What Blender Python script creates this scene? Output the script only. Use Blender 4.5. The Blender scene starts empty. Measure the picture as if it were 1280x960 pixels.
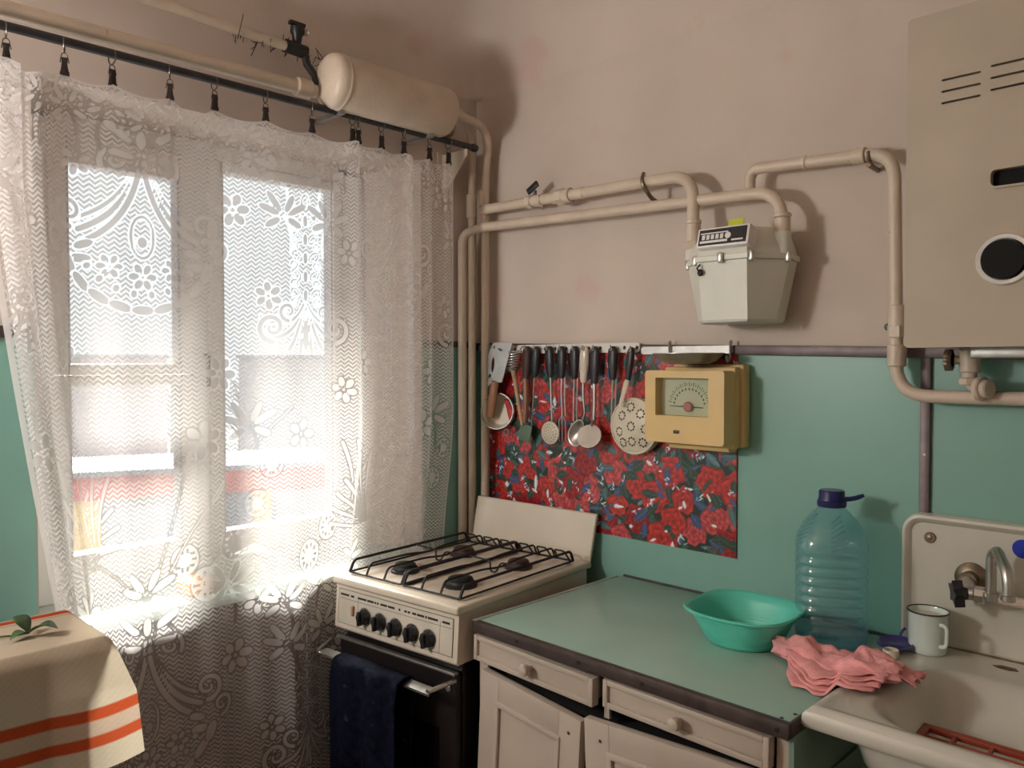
import bpy, bmesh, math, random
import numpy as np
from mathutils import Matrix, Vector
random.seed(7); RNG = np.random.default_rng(7)
C = bpy.context.scene.collection
SC = bpy.context.scene
pi = math.pi
def R(a): return math.radians(a)

# ------------------------------------------------------------------ camera, light, exposure
cam = bpy.data.objects.new('camera', bpy.data.cameras.new('camera')); C.objects.link(cam); SC.camera = cam
cam.data.sensor_width = 36; cam.data.lens = 36*1000/1280; cam.data.clip_start = .02
Fv = Vector((-.7006, .7130, -.0270)); Rv = Vector((.7133, .7009, 0)); Uv = Rv.cross(Fv)
cam.matrix_world = Matrix(((Rv.x, Uv.x, -Fv.x, 2.114), (Rv.y, Uv.y, -Fv.y, -1.97), (Rv.z, Uv.z, -Fv.z, 1.5), (0, 0, 0, 1)))
W = bpy.data.worlds.new('sky'); SC.world = W; W.use_nodes = True
bg = W.node_tree.nodes['Background']; bg.inputs[0].default_value = (.93, .97, 1.0, 1); bg.inputs[1].default_value = 1.15
def light(name, kind, loc, energy, col=(1, 1, 1), **kw):
    l = bpy.data.lights.new(name, kind); l.energy = energy; l.color = col
    for k, v in kw.items(): setattr(l, k, v)
    o = bpy.data.objects.new(name, l); C.objects.link(o); o.location = loc; return o
sun = light('sun', 'SUN', (-5, 0, 4), 15.5, (1, .95, .87), angle=R(13))
sun.rotation_euler = Vector((1, -.24, -math.tan(R(33.5)))).to_track_quat('-Z', 'Y').to_euler()
portal = light('window_portal', 'AREA', (-.36, -.9, 1.5), 1, shape='RECTANGLE', size=1.2, size_y=1.1)
portal.rotation_euler = (0, R(-90), 0); portal.data.cycles.is_portal = True
vs = SC.view_settings; vs.view_transform = 'Standard'; vs.look = 'None'; vs.gamma = 1; vs.use_curve_mapping = False
vs.exposure = 0.25
try:
    SC.cycles.max_bounces = 10; SC.cycles.diffuse_bounces = 6; SC.cycles.transparent_max_bounces = 24
    SC.cycles.sample_clamp_indirect = 6; SC.cycles.caustics_reflective = False; SC.cycles.caustics_refractive = False
    SC.cycles.use_denoising = True
except Exception: pass

# ------------------------------------------------------------------ materials
def srgb(r, g, b):
    f = lambda c: c/12.92 if c <= .04045 else ((c+.055)/1.055)**2.4
    return (f(r/255), f(g/255), f(b/255))
def newmat(name):
    m = bpy.data.materials.new(name); m.use_nodes = True; nt = m.node_tree
    return m, nt, nt.nodes, nt.links, nt.nodes['Principled BSDF']
def mat(name, col, rough=.5, metal=0, var=.12, scale=9, bump=0, bscale=60, spots=None, spec=.5, coat=0, detail=5, stretch=None):
    m, nt, N, L, b = newmat(name)
    b.inputs['Roughness'].default_value = rough; b.inputs['Metallic'].default_value = metal
    b.inputs['Specular IOR Level'].default_value = spec; b.inputs['Coat Weight'].default_value = coat
    tc = N.new('ShaderNodeTexCoord'); src = tc.outputs['Object']
    if stretch:
        mp = N.new('ShaderNodeMapping'); mp.inputs['Scale'].default_value = stretch; L.new(src, mp.inputs[0]); src = mp.outputs[0]
    n = N.new('ShaderNodeTexNoise'); n.inputs['Scale'].default_value = scale; n.inputs['Detail'].default_value = detail; L.new(src, n.inputs['Vector'])
    r = N.new('ShaderNodeValToRGB'); r.color_ramp.elements[0].position = .3; r.color_ramp.elements[1].position = .7
    r.color_ramp.elements[0].color = (*[c*(1-var) for c in col], 1); r.color_ramp.elements[1].color = (*[min(1, c*(1+var)) for c in col], 1)
    L.new(n.outputs[0], r.inputs[0]); out = r.outputs[0]
    if spots:
        sc, th, sc_col = spots
        n2 = N.new('ShaderNodeTexNoise'); n2.inputs['Scale'].default_value = sc; n2.inputs['Detail'].default_value = 6; L.new(src, n2.inputs['Vector'])
        r2 = N.new('ShaderNodeValToRGB'); r2.color_ramp.elements[0].position = th; r2.color_ramp.elements[1].position = th+.08
        L.new(n2.outputs[0], r2.inputs[0])
        mx = N.new('ShaderNodeMix'); mx.data_type = 'RGBA'; L.new(r2.outputs[0], mx.inputs[0]); L.new(out, mx.inputs[6]); mx.inputs[7].default_value = (*sc_col, 1); out = mx.outputs[2]
    L.new(out, b.inputs['Base Color'])
    if bump:
        n3 = N.new('ShaderNodeTexNoise'); n3.inputs['Scale'].default_value = bscale; n3.inputs['Detail'].default_value = 4; L.new(src, n3.inputs['Vector'])
        bp = N.new('ShaderNodeBump'); bp.inputs['Strength'].default_value = bump; bp.inputs['Distance'].default_value = .004
        L.new(n3.outputs[0], bp.inputs['Height']); L.new(bp.outputs[0], b.inputs['Normal'])
    return m
M = {}
M['plaster'] = mat('plaster', (.59, .505, .44), .85, var=.09, scale=2.2, bump=.5, bscale=22, spots=(5, .60, (.60, .465, .41)), spec=.2, detail=8)
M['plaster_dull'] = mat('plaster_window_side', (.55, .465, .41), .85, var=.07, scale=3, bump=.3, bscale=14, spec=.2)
M['ceiling'] = mat('ceiling_whitewash', (.605, .515, .45), .85, var=.09, scale=2.2, bump=.5, bscale=22, spots=(5, .60, (.60, .465, .41)), spec=.2, detail=8)
M['teal'] = mat('teal_paint', (.20, .385, .325), .38, var=.05, scale=4, bump=.08, bscale=25)
M['sill_shade'] = mat('brown_sill_shade', (.16, .115, .10), .6, var=.1, scale=4)  # brown darkened, shade under the sill put into the colour
M['teal_top'] = mat('teal_worktop', (.32, .48, .41), .33, var=.07, scale=5, bump=.05, bscale=40, spots=(30, .70, (.24, .35, .28)))
M['teal_side'] = mat('grey_green_paint', (.20, .30, .24), .5, var=.08, scale=6)
M['trim'] = mat('trim_metal', (.11, .085, .085), .45, .5, var=.2, scale=30)
M['edge'] = mat('worktop_edge', (.10, .075, .07), .4, .5, var=.25, scale=30)
M['floor'] = mat('floor_boards', (.09, .045, .025), .5, var=.25, scale=6, stretch=(1, 12, 1))
M['cream_pipe'] = mat('cream_pipe_paint', (.60, .50, .40), .4, var=.08, scale=12, bump=.3, bscale=90, spots=(40, .72, (.30, .17, .10)))
M['cream_enamel'] = mat('cream_enamel', (.62, .55, .45), .28, var=.05, scale=6, coat=.3)
M['heater'] = mat('heater_enamel', (.46, .395, .31), .5, var=.07, scale=5, coat=0, spec=.3, spots=(22, .74, (.42, .34, .25)))
M['white_enamel'] = mat('white_enamel', (.72, .70, .65), .22, var=.04, scale=7, coat=.4)
M['sink_enamel'] = mat('sink_enamel', (.56, .54, .47), .25, var=.07, scale=6, coat=.4, spots=(25, .72, (.45, .33, .24)))
M['meter'] = mat('meter_paint', (.66, .66, .58), .4, var=.05, scale=8)
M['black'] = mat('black_plastic', (.012, .012, .014), .4, var=.2)
M['void'] = mat('dark_void', (.004, .004, .004), .9, var=.1)
M['oven'] = mat('oven_black', (.012, .009, .009), .3, var=.2, spec=.3)
M['iron'] = mat('cast_iron', (.02, .018, .017), .55, .3, var=.3, scale=40)
M['rust'] = mat('burnt_burner', (.07, .04, .035), .6, .3, var=.4, scale=60)
M['steel'] = mat('steel', (.55, .53, .50), .28, .95, var=.12, scale=20)
M['dull_steel'] = mat('dull_steel', (.36, .35, .33), .42, .85, var=.2, scale=25)
M['alu'] = mat('aluminium', (.55, .54, .52), .45, .7, var=.12, scale=30)
M['tarnish'] = mat('tarnished_brass', (.22, .17, .12), .4, .8, var=.35, scale=40)
M['rod'] = mat('rod_metal', (.055, .052, .055), .4, .6, var=.2, scale=20)
M['clip'] = mat('clip_brown', (.03, .02, .017), .5, .3)
M['ring'] = mat('ring_metal', (.13, .11, .10), .35, .8)
M['wood'] = mat('handle_wood', (.26, .12, .06), .5, var=.3, scale=8, stretch=(6, 6, 1))
M['pale_wood'] = mat('pale_wood', (.42, .26, .15), .6, var=.3, scale=9, stretch=(6, 6, 1))
M['cab'] = mat('cabinet_cream', (.46, .39, .325), .42, var=.07, scale=5, bump=.15, bscale=40, spots=(28, .73, (.38, .26, .17)))
M['yellow'] = mat('yellow_plastic', (.66, .46, .19), .42, var=.05)
M['dial'] = mat('dial_paper', (.62, .62, .50), .6, var=.05)
M['red_brown'] = mat('red_knob', (.5, .16, .14), .4)
M['ink'] = mat('dial_ink', (.12, .14, .11), .6)
M['white_paint'] = mat('white_window_paint', (.80, .77, .74), .4, var=.04, scale=9)
M['white_plastic'] = mat('white_plastic', (.78, .76, .74), .4, var=.05)
M['pink'] = mat('pink_cloth', (.80, .36, .36), .9, var=.12, scale=40, bump=.5, bscale=220, spec=.1)
M['blue_cap'] = mat('navy_plastic', (.012, .014, .10), .35)
M['purple'] = mat('purple_plastic', (.035, .022, .13), .3, coat=.3)
M['blue_sticker'] = mat('blue_sticker', (.01, .035, .42), .4)
M['lime'] = mat('lime_sticker', (.52, .60, .03), .5)
M['red_plastic'] = mat('red_plastic', (.30, .045, .02), .4)
M['teal_plastic'] = mat('turquoise_plastic', (.11, .56, .44), .35, var=.04)
M['navy_cloth'] = mat('navy_towel', (.005, .006, .014), .95, var=.5, scale=50, bump=.5, bscale=160, spots=(26, .66, (.012, .04, .05)), spec=.05)
M['leaf'] = mat('dark_leaf', (.04, .07, .02), .4, var=.35, scale=40)
M['snow'] = mat('snowy_ground', (.36, .36, .37), .9)
M['fascia'] = mat('red_fascia', (.74, .27, .24), .5)  # red paled, outdoor haze put into the colour
M['ochre'] = mat('ochre_wall', (.85, .60, .32), .6)  # ochre paled for the same haze
M['far_grey'] = mat('far_grey_wall', (.56, .54, .55), .8, var=.15, scale=.6)  # grey lightened to paint distance haze into the wall
M['far_mauve'] = mat('far_mauve_wall', (.60, .52, .54), .8, var=.1, scale=.5)  # mauve lightened likewise for haze
M['far_roof'] = mat('pale_roof', (.46, .46, .48), .7)
M['far_tree'] = mat('bare_tree', (.42, .40, .40), .9)
M['ceramic'] = mat('mug_enamel', (.62, .70, .66), .25, var=.04, coat=.4)
M['mug_in'] = mat('mug_inside', (.66, .62, .50), .3, var=.08)
M['colander'] = mat('colander_enamel', (.60, .54, .42), .35, var=.08, scale=30)

def glass_mat(name, tint, gl=.1, rough=.03, body=0, bodycol=None):
    m, nt, N, L, b = newmat(name); N.remove(b)
    t = N.new('ShaderNodeBsdfTransparent'); t.inputs[0].default_value = (*tint, 1)
    g = N.new('ShaderNodeBsdfGlossy'); g.inputs['Roughness'].default_value = rough
    lw = N.new('ShaderNodeLayerWeight'); lw.inputs[0].default_value = .5
    pw = N.new('ShaderNodeMath'); pw.operation = 'POWER'; L.new(lw.outputs['Facing'], pw.inputs[0]); pw.inputs[1].default_value = 4
    fr = N.new('ShaderNodeMath'); fr.operation = 'MULTIPLY_ADD'; L.new(pw.outputs[0], fr.inputs[0]); fr.inputs[1].default_value = .55; fr.inputs[2].default_value = gl*.4
    mx = N.new('ShaderNodeMixShader'); L.new(fr.outputs[0], mx.inputs[0]); L.new(t.outputs[0], mx.inputs[1]); L.new(g.outputs[0], mx.inputs[2])
    out = mx.outputs[0]
    if body:
        d = N.new('ShaderNodeBsdfDiffuse'); d.inputs[0].default_value = (*bodycol, 1)
        tr = N.new('ShaderNodeBsdfTranslucent'); tr.inputs[0].default_value = (*bodycol, 1)
        a = N.new('ShaderNodeMixShader'); a.inputs[0].default_value = .5; L.new(d.outputs[0], a.inputs[1]); L.new(tr.outputs[0], a.inputs[2])
        m2 = N.new('ShaderNodeMixShader'); m2.inputs[0].default_value = body; L.new(out, m2.inputs[1]); L.new(a.outputs[0], m2.inputs[2]); out = m2.outputs[0]
    L.new(out, N['Material Output'].inputs[0]); return m
M['glass'] = glass_mat('window_glass', (.97, .985, .98))
M['dial_glass'] = glass_mat('dial_glass', (.95, .96, .92))
M['bottle'] = glass_mat('blue_bottle_plastic', (.82, .95, .97), gl=.25, rough=.10, body=.17, bodycol=(.30, .62, .70))
M['bottle_base'] = glass_mat('blue_bottle_base', (.80, .92, .98), gl=.2, rough=.06, body=.14, bodycol=(.08, .26, .55))
M['bag'] = glass_mat('thin_white_bag', (.9, .9, .9), rough=.2, body=.6, bodycol=(.85, .84, .80))

def fabric_mat(name, build_col, trans=.4, bump=.3):
    m, nt, N, L, b = newmat(name); N.remove(b)
    col = build_col(N, L)
    d = N.new('ShaderNodeBsdfDiffuse'); tr = N.new('ShaderNodeBsdfTranslucent'); L.new(col, d.inputs[0]); L.new(col, tr.inputs[0])
    mx = N.new('ShaderNodeMixShader'); mx.inputs[0].default_value = trans; L.new(d.outputs[0], mx.inputs[1]); L.new(tr.outputs[0], mx.inputs[2])
    L.new(mx.outputs[0], N['Material Output'].inputs[0]); return m
def attr_color(N, L):
    a = N.new('ShaderNodeAttribute'); a.attribute_name = 'print'; return a.outputs['Color']
M['tablecloth'] = fabric_mat('striped_linen', attr_color, .55)
m, nt, N, L, b = newmat('rose_print'); L.new(attr_color(N, L), b.inputs['Base Color']); b.inputs['Roughness'].default_value = .38; M['poster'] = m

def lace_material():
    m, nt, N, L, b = newmat('white_lace'); N.remove(b)
    def val(x):
        return x
    def math_(op, a, b_=None, c=None):
        n = N.new('ShaderNodeMath'); n.operation = op
        for i, x in enumerate((a, b_, c)):
            if x is None: continue
            if isinstance(x, (int, float)): n.inputs[i].default_value = x
            else: L.new(x, n.inputs[i])
        return n.outputs[0]
    at = N.new('ShaderNodeAttribute'); at.attribute_name = 'motif'; d = at.outputs['Fac']
    at2 = N.new('ShaderNodeAttribute'); at2.attribute_name = 'cloth'
    sp = N.new('ShaderNodeSeparateXYZ'); L.new(at2.outputs['Vector'], sp.inputs[0]); u, v = sp.outputs[0], sp.outputs[1]
    tri = math_('ABSOLUTE', math_('SUBTRACT', math_('FRACT', math_('MULTIPLY', u, 1/.0235)), .5))
    ph = math_('FRACT', math_('ADD', math_('MULTIPLY', v, 1/.0118), math_('MULTIPLY', tri, 1.6)))
    thread = math_('GREATER_THAN', math_('ABSOLUTE', math_('SUBTRACT', ph, .5)), .24)
    net = math_('ADD', .26, math_('MULTIPLY', thread, .48))
    solid = math_('LESS_THAN', d, -.0022)
    openl = math_('MULTIPLY', math_('LESS_THAN', d, .0022), math_('SUBTRACT', 1, solid))
    # net where d > gap, open line at the rim, dense weave inside
    a = math_('ADD', math_('MULTIPLY', solid, .76), math_('MULTIPLY', openl, .16))
    isnet = math_('SUBTRACT', math_('SUBTRACT', 1, solid), openl)
    dens = math_('ADD', a, math_('MULTIPLY', isnet, net))
    at3 = N.new('ShaderNodeAttribute'); at3.attribute_name = 'hem'
    dens = math_('MAXIMUM', dens, math_('MULTIPLY', at3.outputs['Fac'], .75))
    t = N.new('ShaderNodeBsdfTransparent')
    df = N.new('ShaderNodeBsdfDiffuse'); tr = N.new('ShaderNodeBsdfTranslucent')
    df.inputs[0].default_value = (.84, .81, .80, 1); tr.inputs[0].default_value = (.84, .81, .80, 1)
    f = N.new('ShaderNodeMixShader'); f.inputs[0].default_value = .40; L.new(df.outputs[0], f.inputs[1]); L.new(tr.outputs[0], f.inputs[2])
    o = N.new('ShaderNodeMixShader'); L.new(dens, o.inputs[0]); L.new(t.outputs[0], o.inputs[1]); L.new(f.outputs[0], o.inputs[2])
    L.new(o.outputs[0], N['Material Output'].inputs[0]); return m
M['lace'] = lace_material()

# ------------------------------------------------------------------ mesh builder
def align(axis, loc=(0, 0, 0), roll=0):
    q = Vector((0, 0, 1)).rotation_difference(Vector(axis).normalized())
    return Matrix.Translation(loc) @ q.to_matrix().to_4x4() @ Matrix.Rotation(roll, 4, 'Z')
def fillet(pts, rad, n=6):
    P = [Vector(p) for p in pts]; out = [P[0]]
    for i in range(1, len(P)-1):
        a, b, c = P[i-1], P[i], P[i+1]; r = rad[i-1] if isinstance(rad, (list, tuple)) else rad
        d1, d2 = (a-b), (c-b); r1 = min(r, d1.length*.49, d2.length*.49)
        p1, p2 = b+d1.normalized()*r1, b+d2.normalized()*r1
        for k in range(n+1):
            t = k/n; out.append(p1*(1-t)**2 + b*2*t*(1-t) + p2*t*t)
    out.append(P[-1]); return out
class MB:
    def __init__(s): s.v = []; s.f = []
    def add(s, vs, fs, m=None):
        o = len(s.v)
        for p in vs:
            p = Vector(p); s.v.append(m @ p if m is not None else p)
        for f in fs: s.f.append([i+o for i in f])
        return s
    def box(s, c, d, bev=0, rot=None, seg=2):
        bm = bmesh.new(); bmesh.ops.create_cube(bm, size=1)
        for v in bm.verts: v.co = Vector((v.co.x*d[0], v.co.y*d[1], v.co.z*d[2]))
        if bev: bmesh.ops.bevel(bm, geom=bm.edges[:], offset=min(bev, min(d)*.45), segments=seg, profile=.5, affect='EDGES')
        bm.verts.index_update(); m = Matrix.Translation(c)
        if rot is not None: m = m @ rot
        s.add([v.co.copy() for v in bm.verts], [[v.index for v in f.verts] for f in bm.faces], m); bm.free(); return s
    def bb(s, lo, hi, bev=0, seg=2):
        return s.box([(a+b)/2 for a, b in zip(lo, hi)], [b-a for a, b in zip(lo, hi)], bev, None, seg)
    def tube(s, pts, r, n=10, closed=False, flat=None):
        P = [Vector(p) for p in pts]; k = len(P); rs = r if isinstance(r, (list, tuple)) else [r]*k
        T = []
        for i in range(k):
            a = P[(i-1) % k] if (i or closed) else P[0]; b = P[(i+1) % k] if (i < k-1 or closed) else P[-1]
            T.append((b-a).normalized() if (b-a).length > 1e-9 else Vector((0, 0, 1)))
        up = Vector((0, 0, 1)) if abs(T[0].z) < .9 else Vector((1, 0, 0))
        nrm = (up-T[0]*up.dot(T[0])).normalized(); vs = []; fs = []
        for i in range(k):
            if i: nrm = (nrm-T[i]*nrm.dot(T[i])); nrm = nrm.normalized() if nrm.length > 1e-6 else T[i].orthogonal().normalized()
            bi = T[i].cross(nrm)
            for j in range(n):
                a = 2*pi*j/n; vs.append(P[i]+(nrm*math.cos(a)+bi*math.sin(a)*(flat or 1))*rs[i])
        for i in range(k if closed else k-1):
            for j in range(n):
                a, b = i*n+j, i*n+(j+1) % n; c, d = ((i+1) % k)*n+(j+1) % n, ((i+1) % k)*n+j; fs.append([a, b, c, d])
        if not closed: fs.append(list(range(n))[::-1]); fs.append(list(range((k-1)*n, k*n)))
        return s.add(vs, fs)
    def lathe(s, prof, n=28, m=None, closed=False, sx=1, sy=1):
        vs = []; fs = []; k = len(prof)
        for (r, z) in prof:
            for j in range(n): a = 2*pi*j/n; vs.append((r*math.cos(a)*sx, r*math.sin(a)*sy, z))
        for i in range(k if closed else k-1):
            for j in range(n):
                fs.append([i*n+j, i*n+(j+1) % n, ((i+1) % k)*n+(j+1) % n, ((i+1) % k)*n+j])
        if not closed:
            if prof[0][0] > 1e-6: fs.append(list(range(n))[::-1])
            if prof[-1][0] > 1e-6: fs.append(list(range((k-1)*n, k*n)))
        return s.add(vs, fs, m)
    def disc(s, r, h, n=24, m=None, bev=0):
        b = min(bev, r*.5, h*.5)
        return s.lathe([(r-b, 0), (r, b), (r, h-b), (r-b, h)] if b else [(r, 0), (r, h)], n, m)
    def prism(s, poly, h, m=None):
        k = len(poly); vs = [(x, y, 0) for x, y in poly]+[(x, y, h) for x, y in poly]
        return s.add(vs, [list(range(k))[::-1], list(range(k, 2*k))]+[[i, (i+1) % k, k+(i+1) % k, k+i] for i in range(k)], m)
    def loft(s, rings, cap=True):
        k = len(rings[0]); vs = [p for r in rings for p in r]; fs = []
        for i in range(len(rings)-1):
            for j in range(k): fs.append([i*k+j, i*k+(j+1) % k, (i+1)*k+(j+1) % k, (i+1)*k+j])
        if cap: fs += [list(range(k))[::-1], list(range((len(rings)-1)*k, len(rings)*k))]
        return s.add(vs, fs)
    def grid(s, G, thick=0):
        nu, nv = len(G), len(G[0]); vs = [p for r in G for p in r]
        fs = [[i*nv+j, (i+1)*nv+j, (i+1)*nv+j+1, i*nv+j+1] for i in range(nu-1) for j in range(nv-1)]
        return s.add(vs, fs)
    def torus(s, Rr, r, n=20, k=8, m=None):
        return s.lathe([(Rr+r*math.cos(2*pi*i/k), r*math.sin(2*pi*i/k)) for i in range(k)], n, m, closed=True)
    def build(s, name, material, parent=None, smooth=40, origin=None, local=False, recalc=True, solid=0):
        me = bpy.data.meshes.new(name); o = bpy.data.objects.new(name, me); C.objects.link(o)
        off = Vector((0, 0, 0))
        if parent is not None:
            o.parent = parent; p = parent
            while p is not None: off += p.location; p = p.parent
            if local: off = Vector((0, 0, 0))
        elif origin is not None: off = Vector(origin); o.location = off
        me.from_pydata([tuple(p-off) for p in s.v], [], s.f)
        if recalc:
            bm = bmesh.new(); bm.from_mesh(me); bmesh.ops.recalc_face_normals(bm, faces=bm.faces[:]); bm.to_mesh(me); bm.free()
        if smooth:
            me.shade_smooth(); me.set_sharp_from_angle(angle=R(smooth))
        me.materials.append(M[material] if isinstance(material, str) else material)
        if solid:
            md = o.modifiers.new('thickness', 'SOLIDIFY'); md.thickness = solid; md.offset = 0
        return o
def tag(o, label, cat, group=None):
    o['label'] = label; o['category'] = cat
    if group: o['group'] = group
    return o
def thing(name, label, cat, loc, group=None, rz=0):
    o = bpy.data.objects.new(name, None); C.objects.link(o); o.empty_display_size = .05
    o.location = loc; o.rotation_euler = (0, 0, rz); return tag(o, label, cat, group)
def struct(o): o['kind'] = 'structure'; return o
def stuff(o): o['kind'] = 'stuff'; return o
def clone(root, loc, label):
    r = root.copy(); C.objects.link(r); r.location = loc; r['label'] = label
    for ch in root.children:
        c = ch.copy(); C.objects.link(c); c.parent = r
        for g in ch.children:
            d = g.copy(); C.objects.link(d); d.parent = c
    return r

# ------------------------------------------------------------------ room shell
X1, Y0, ZC, CV = 3.1, -3.3, 2.70, .27
OPY0, OPY1, OPZ0, OPZ1, WX = -1.365, -.41, .87, 2.13, -.30     # window opening at the frame
INY0, INY1, INZ1 = -1.415, -.255, 2.17                          # splayed inner rim
struct(MB().bb((-.02, Y0, -.1), (X1, .02, 0)).build('floor', 'floor', smooth=0))
struct(MB().bb((-.12, 0, 0), (X1, .1, ZC+.12)).build('wall_back', 'plaster', smooth=0))
struct(MB().bb((X1, Y0-.1, 0), (X1+.1, .1, ZC+.12)).build('wall_right', 'plaster', smooth=0))
struct(MB().bb((-.12, Y0-.1, 0), (X1, Y0, ZC+.12)).build('wall_front', 'plaster', smooth=0))
w = MB()
w.bb((WX, Y0-.1, 0), (0, INY0, ZC+.12)); w.bb((WX, INY1, 0), (0, 0.1, ZC+.12))
w.bb((WX, INY0, 0), (0, INY1, OPZ0-.03)); w.bb((WX, INY0, INZ1), (0, INY1, ZC+.12))
# splayed reveals (wedges) left, right and top
w.prism([(WX, INY0), (0, INY0), (WX, OPY0)], INZ1-OPZ0+.03, Matrix.Translation((0, 0, OPZ0-.03)))
w.prism([(WX, OPY1), (0, INY1), (WX, INY1)], INZ1-OPZ0+.03, Matrix.Translation((0, 0, OPZ0-.03)))
w.add([(WX, OPY0, OPZ1), (WX, OPY1, OPZ1), (0, INY1, INZ1), (0, INY0, INZ1), (WX, OPY0, INZ1), (WX, OPY1, INZ1)],
      [[0, 1, 2, 3], [4, 5, 2, 3], [0, 1, 5, 4], [0, 4, 3], [1, 2, 5]])
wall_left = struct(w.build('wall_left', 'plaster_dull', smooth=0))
# ceiling with a coved joint along the window wall and the back wall
cl = MB()
nU, nV = 44, 44
def cove(x, y):
    def drop(t): return 0 if t >= CV else CV-math.sqrt(max(0, CV*CV-(CV-t)**2))
    a, b_ = drop(x), drop(-y)
    return ZC-min(CV, math.hypot(a, b_) if a and b_ else a+b_)
xs = [CV*(1-math.cos(pi/2*i/14)) for i in range(15)]+[CV+(X1-CV)*i/6 for i in range(1, 7)]
ys = [CV*(1-math.cos(pi/2*i/14)) for i in range(15)]+[CV+(-Y0-CV)*i/6 for i in range(1, 7)]
cl.grid([[(x, -y, cove(x, -y)) for y in ys] for x in xs])
cl.bb((-.02, Y0, ZC+.01), (X1, .02, ZC+.1))
struct(cl.build('ceiling', 'ceiling', smooth=60))
# teal wall panels with their metal strip
def trimz(x): return 1.556-.022*x
def panel(x0, x1, parent, name='wall_panel'):
    p = MB(); p.add([(x0, -.004, 0), (x1, -.004, 0), (x1, -.004, trimz(x1)), (x0, -.004, trimz(x0)), (x0, .002, 0), (x1, .002, 0), (x1, .002, trimz(x1)), (x0, .002, trimz(x0))],
          [[0, 1, 2, 3], [4, 5, 6, 7], [0, 1, 5, 4], [2, 3, 7, 6], [1, 2, 6, 5], [0, 3, 7, 4]])
    return p.build(name, 'teal', parent, smooth=0)
wb = bpy.data.objects['wall_back']
panel(.0, 1.508, wb); panel(1.512, X1, wb)
wl = wall_left
for y0, y1 in ((Y0, INY0-.004), (INY1+.004, -.002)):
    MB().bb((-.002, y0, 0), (.004, y1, 1.562)).build('wall_panel', 'teal', wl, smooth=0)
MB().bb((-.002, INY0-.004, 0), (.004, INY1+.004, OPZ0-.032)).build('wall_panel', 'sill_shade', wl, smooth=0)  # panel below the window, its dark brown carries the shade there
t = MB(); t.box((1.55, -.008, trimz(1.55)), (3.1, .012, .026), .002, Matrix.Rotation(math.atan(.022), 4, 'Y')); struct(t.build('trim_1', 'trim'))
t = MB(); t.bb((0, Y0, 1.556), (.014, INY0-.004, 1.584), .002); t.bb((0, INY1+.004, 1.552), (.012, -.012, 1.574), .002); struct(t.build('trim_2', 'trim'))
t = MB(); t.bb((1.499, -.014, 0), (1.521, -.003, trimz(1.5)-.012), .002); j = struct(t.build('trim_3', 'trim'))
for z in (1.29, 1.42, 1.1): MB().disc(.003, .002, 10, align((0, -1, 0), (1.51, -.0135, z))).build('screw', 'dull_steel', j)

# ------------------------------------------------------------------ window
win = bpy.data.objects.new('window_1', None); C.objects.link(win); win.location = (-.2, -.89, OPZ0); struct(win)
fx0, fx1 = -.245, -.185
f = MB()
f.bb((fx0, OPY0-.04, OPZ0), (fx1, -1.325, OPZ1), .004); f.bb((fx0, -.455, OPZ0), (fx1, OPY1+.06, OPZ1), .004)
f.bb((fx0, -1.325, 2.095), (fx1, -.455, OPZ1+.03), .004); f.bb((fx0, -1.325, OPZ0), (fx1, -.455, .925), .004)
f.bb((fx0, -.955, .925), (fx1, -.905, 2.095), .004)
f.build('window_frame', 'white_paint', win)
def sash(y0, y1, z0, z1, ins, name, x0=-.235, x1=-.175):
    s = MB(); a, b_, c, d = y0+ins[0], y1-ins[1], z0+ins[2], z1-ins[3]
    s.bb((x0, y0, z0), (x1, a, z1), .005); s.bb((x0, b_, z0), (x1, y1, z1), .005); s.bb((x0, a, z0), (x1, b_, c), .005); s.bb((x0, a, d), (x1, b_, z1), .005)
    o = s.build(name, 'white_paint', win)
    MB().bb((-.212, a-.004, c-.004), (-.208, b_+.004, d+.004)).build('glass_pane', 'glass', o, smooth=0)
    g = MB(); e = .006
    for lo, hi in (((x0+.01, a, c), (x1-.006, a+e, d)), ((x0+.01, b_-e, c), (x1-.006, b_, d))): g.bb(lo, hi)
    g.build('glazing_bead', 'far_grey', o)
    return o
sash(-1.335, -.950, 1.468, 2.095, (.045, .045, .028, .075), 'vent_sash')
sash(-1.335, -.950, .915, 1.464, (.045, .045, .075, .028), 'lower_sash')
sr = sash(-.910, -.445, .915, 2.098, (.042, .040, .078, .032), 'casement_sash')
h = MB(); h.tube(fillet([(-.17, -.930, 1.52), (-.145, -.930, 1.52), (-.145, -.930, 1.43)], .015), .006); h.build('window_handle', 'dull_steel', win)
struct(MB().bb((-.30, INY0+.005, OPZ0-.03), (.055, INY1-.005, OPZ0), .008).build('trim_4', mat('pale_teal_sill', (.60, .70, .66), .35)))   # window sill board

# ------------------------------------------------------------------ outside
struct(MB().bb((-80, -60, -5.6), (-2.2, 60, -5.5)).build('ground', 'snow', smooth=0))
struct(MB().bb((-1.36, -4, 2.46), (-.30, 3, 2.58)).build('sun_cutoff_eave', 'far_roof', smooth=0))  # unseen overhang added to cut the sun off the upper curtain
def at(u, v, dist):
    d = Fv+Rv*((u-640)/1000)+Uv*((480-v)/1000); return Vector((2.114, -1.97, 1.5))+d*dist
A = at(100, 609, 15.2); B = at(400, 591, 17.0); ax = (B-A); ax.z = 0; ln = ax.length; ax.normalize(); nv = Vector((ax.y, -ax.x, 0))
if nv.dot(Vector((2.1, -2, 0))-A) < 0: nv = -nv
shop = thing('shop_building', 'low shop with a red fascia and ochre front seen across the snow through the window', 'building', (A.x, A.y, -5.5))
rot = Matrix((ax, nv, (0, 0, 1))).transposed().to_4x4()
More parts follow.
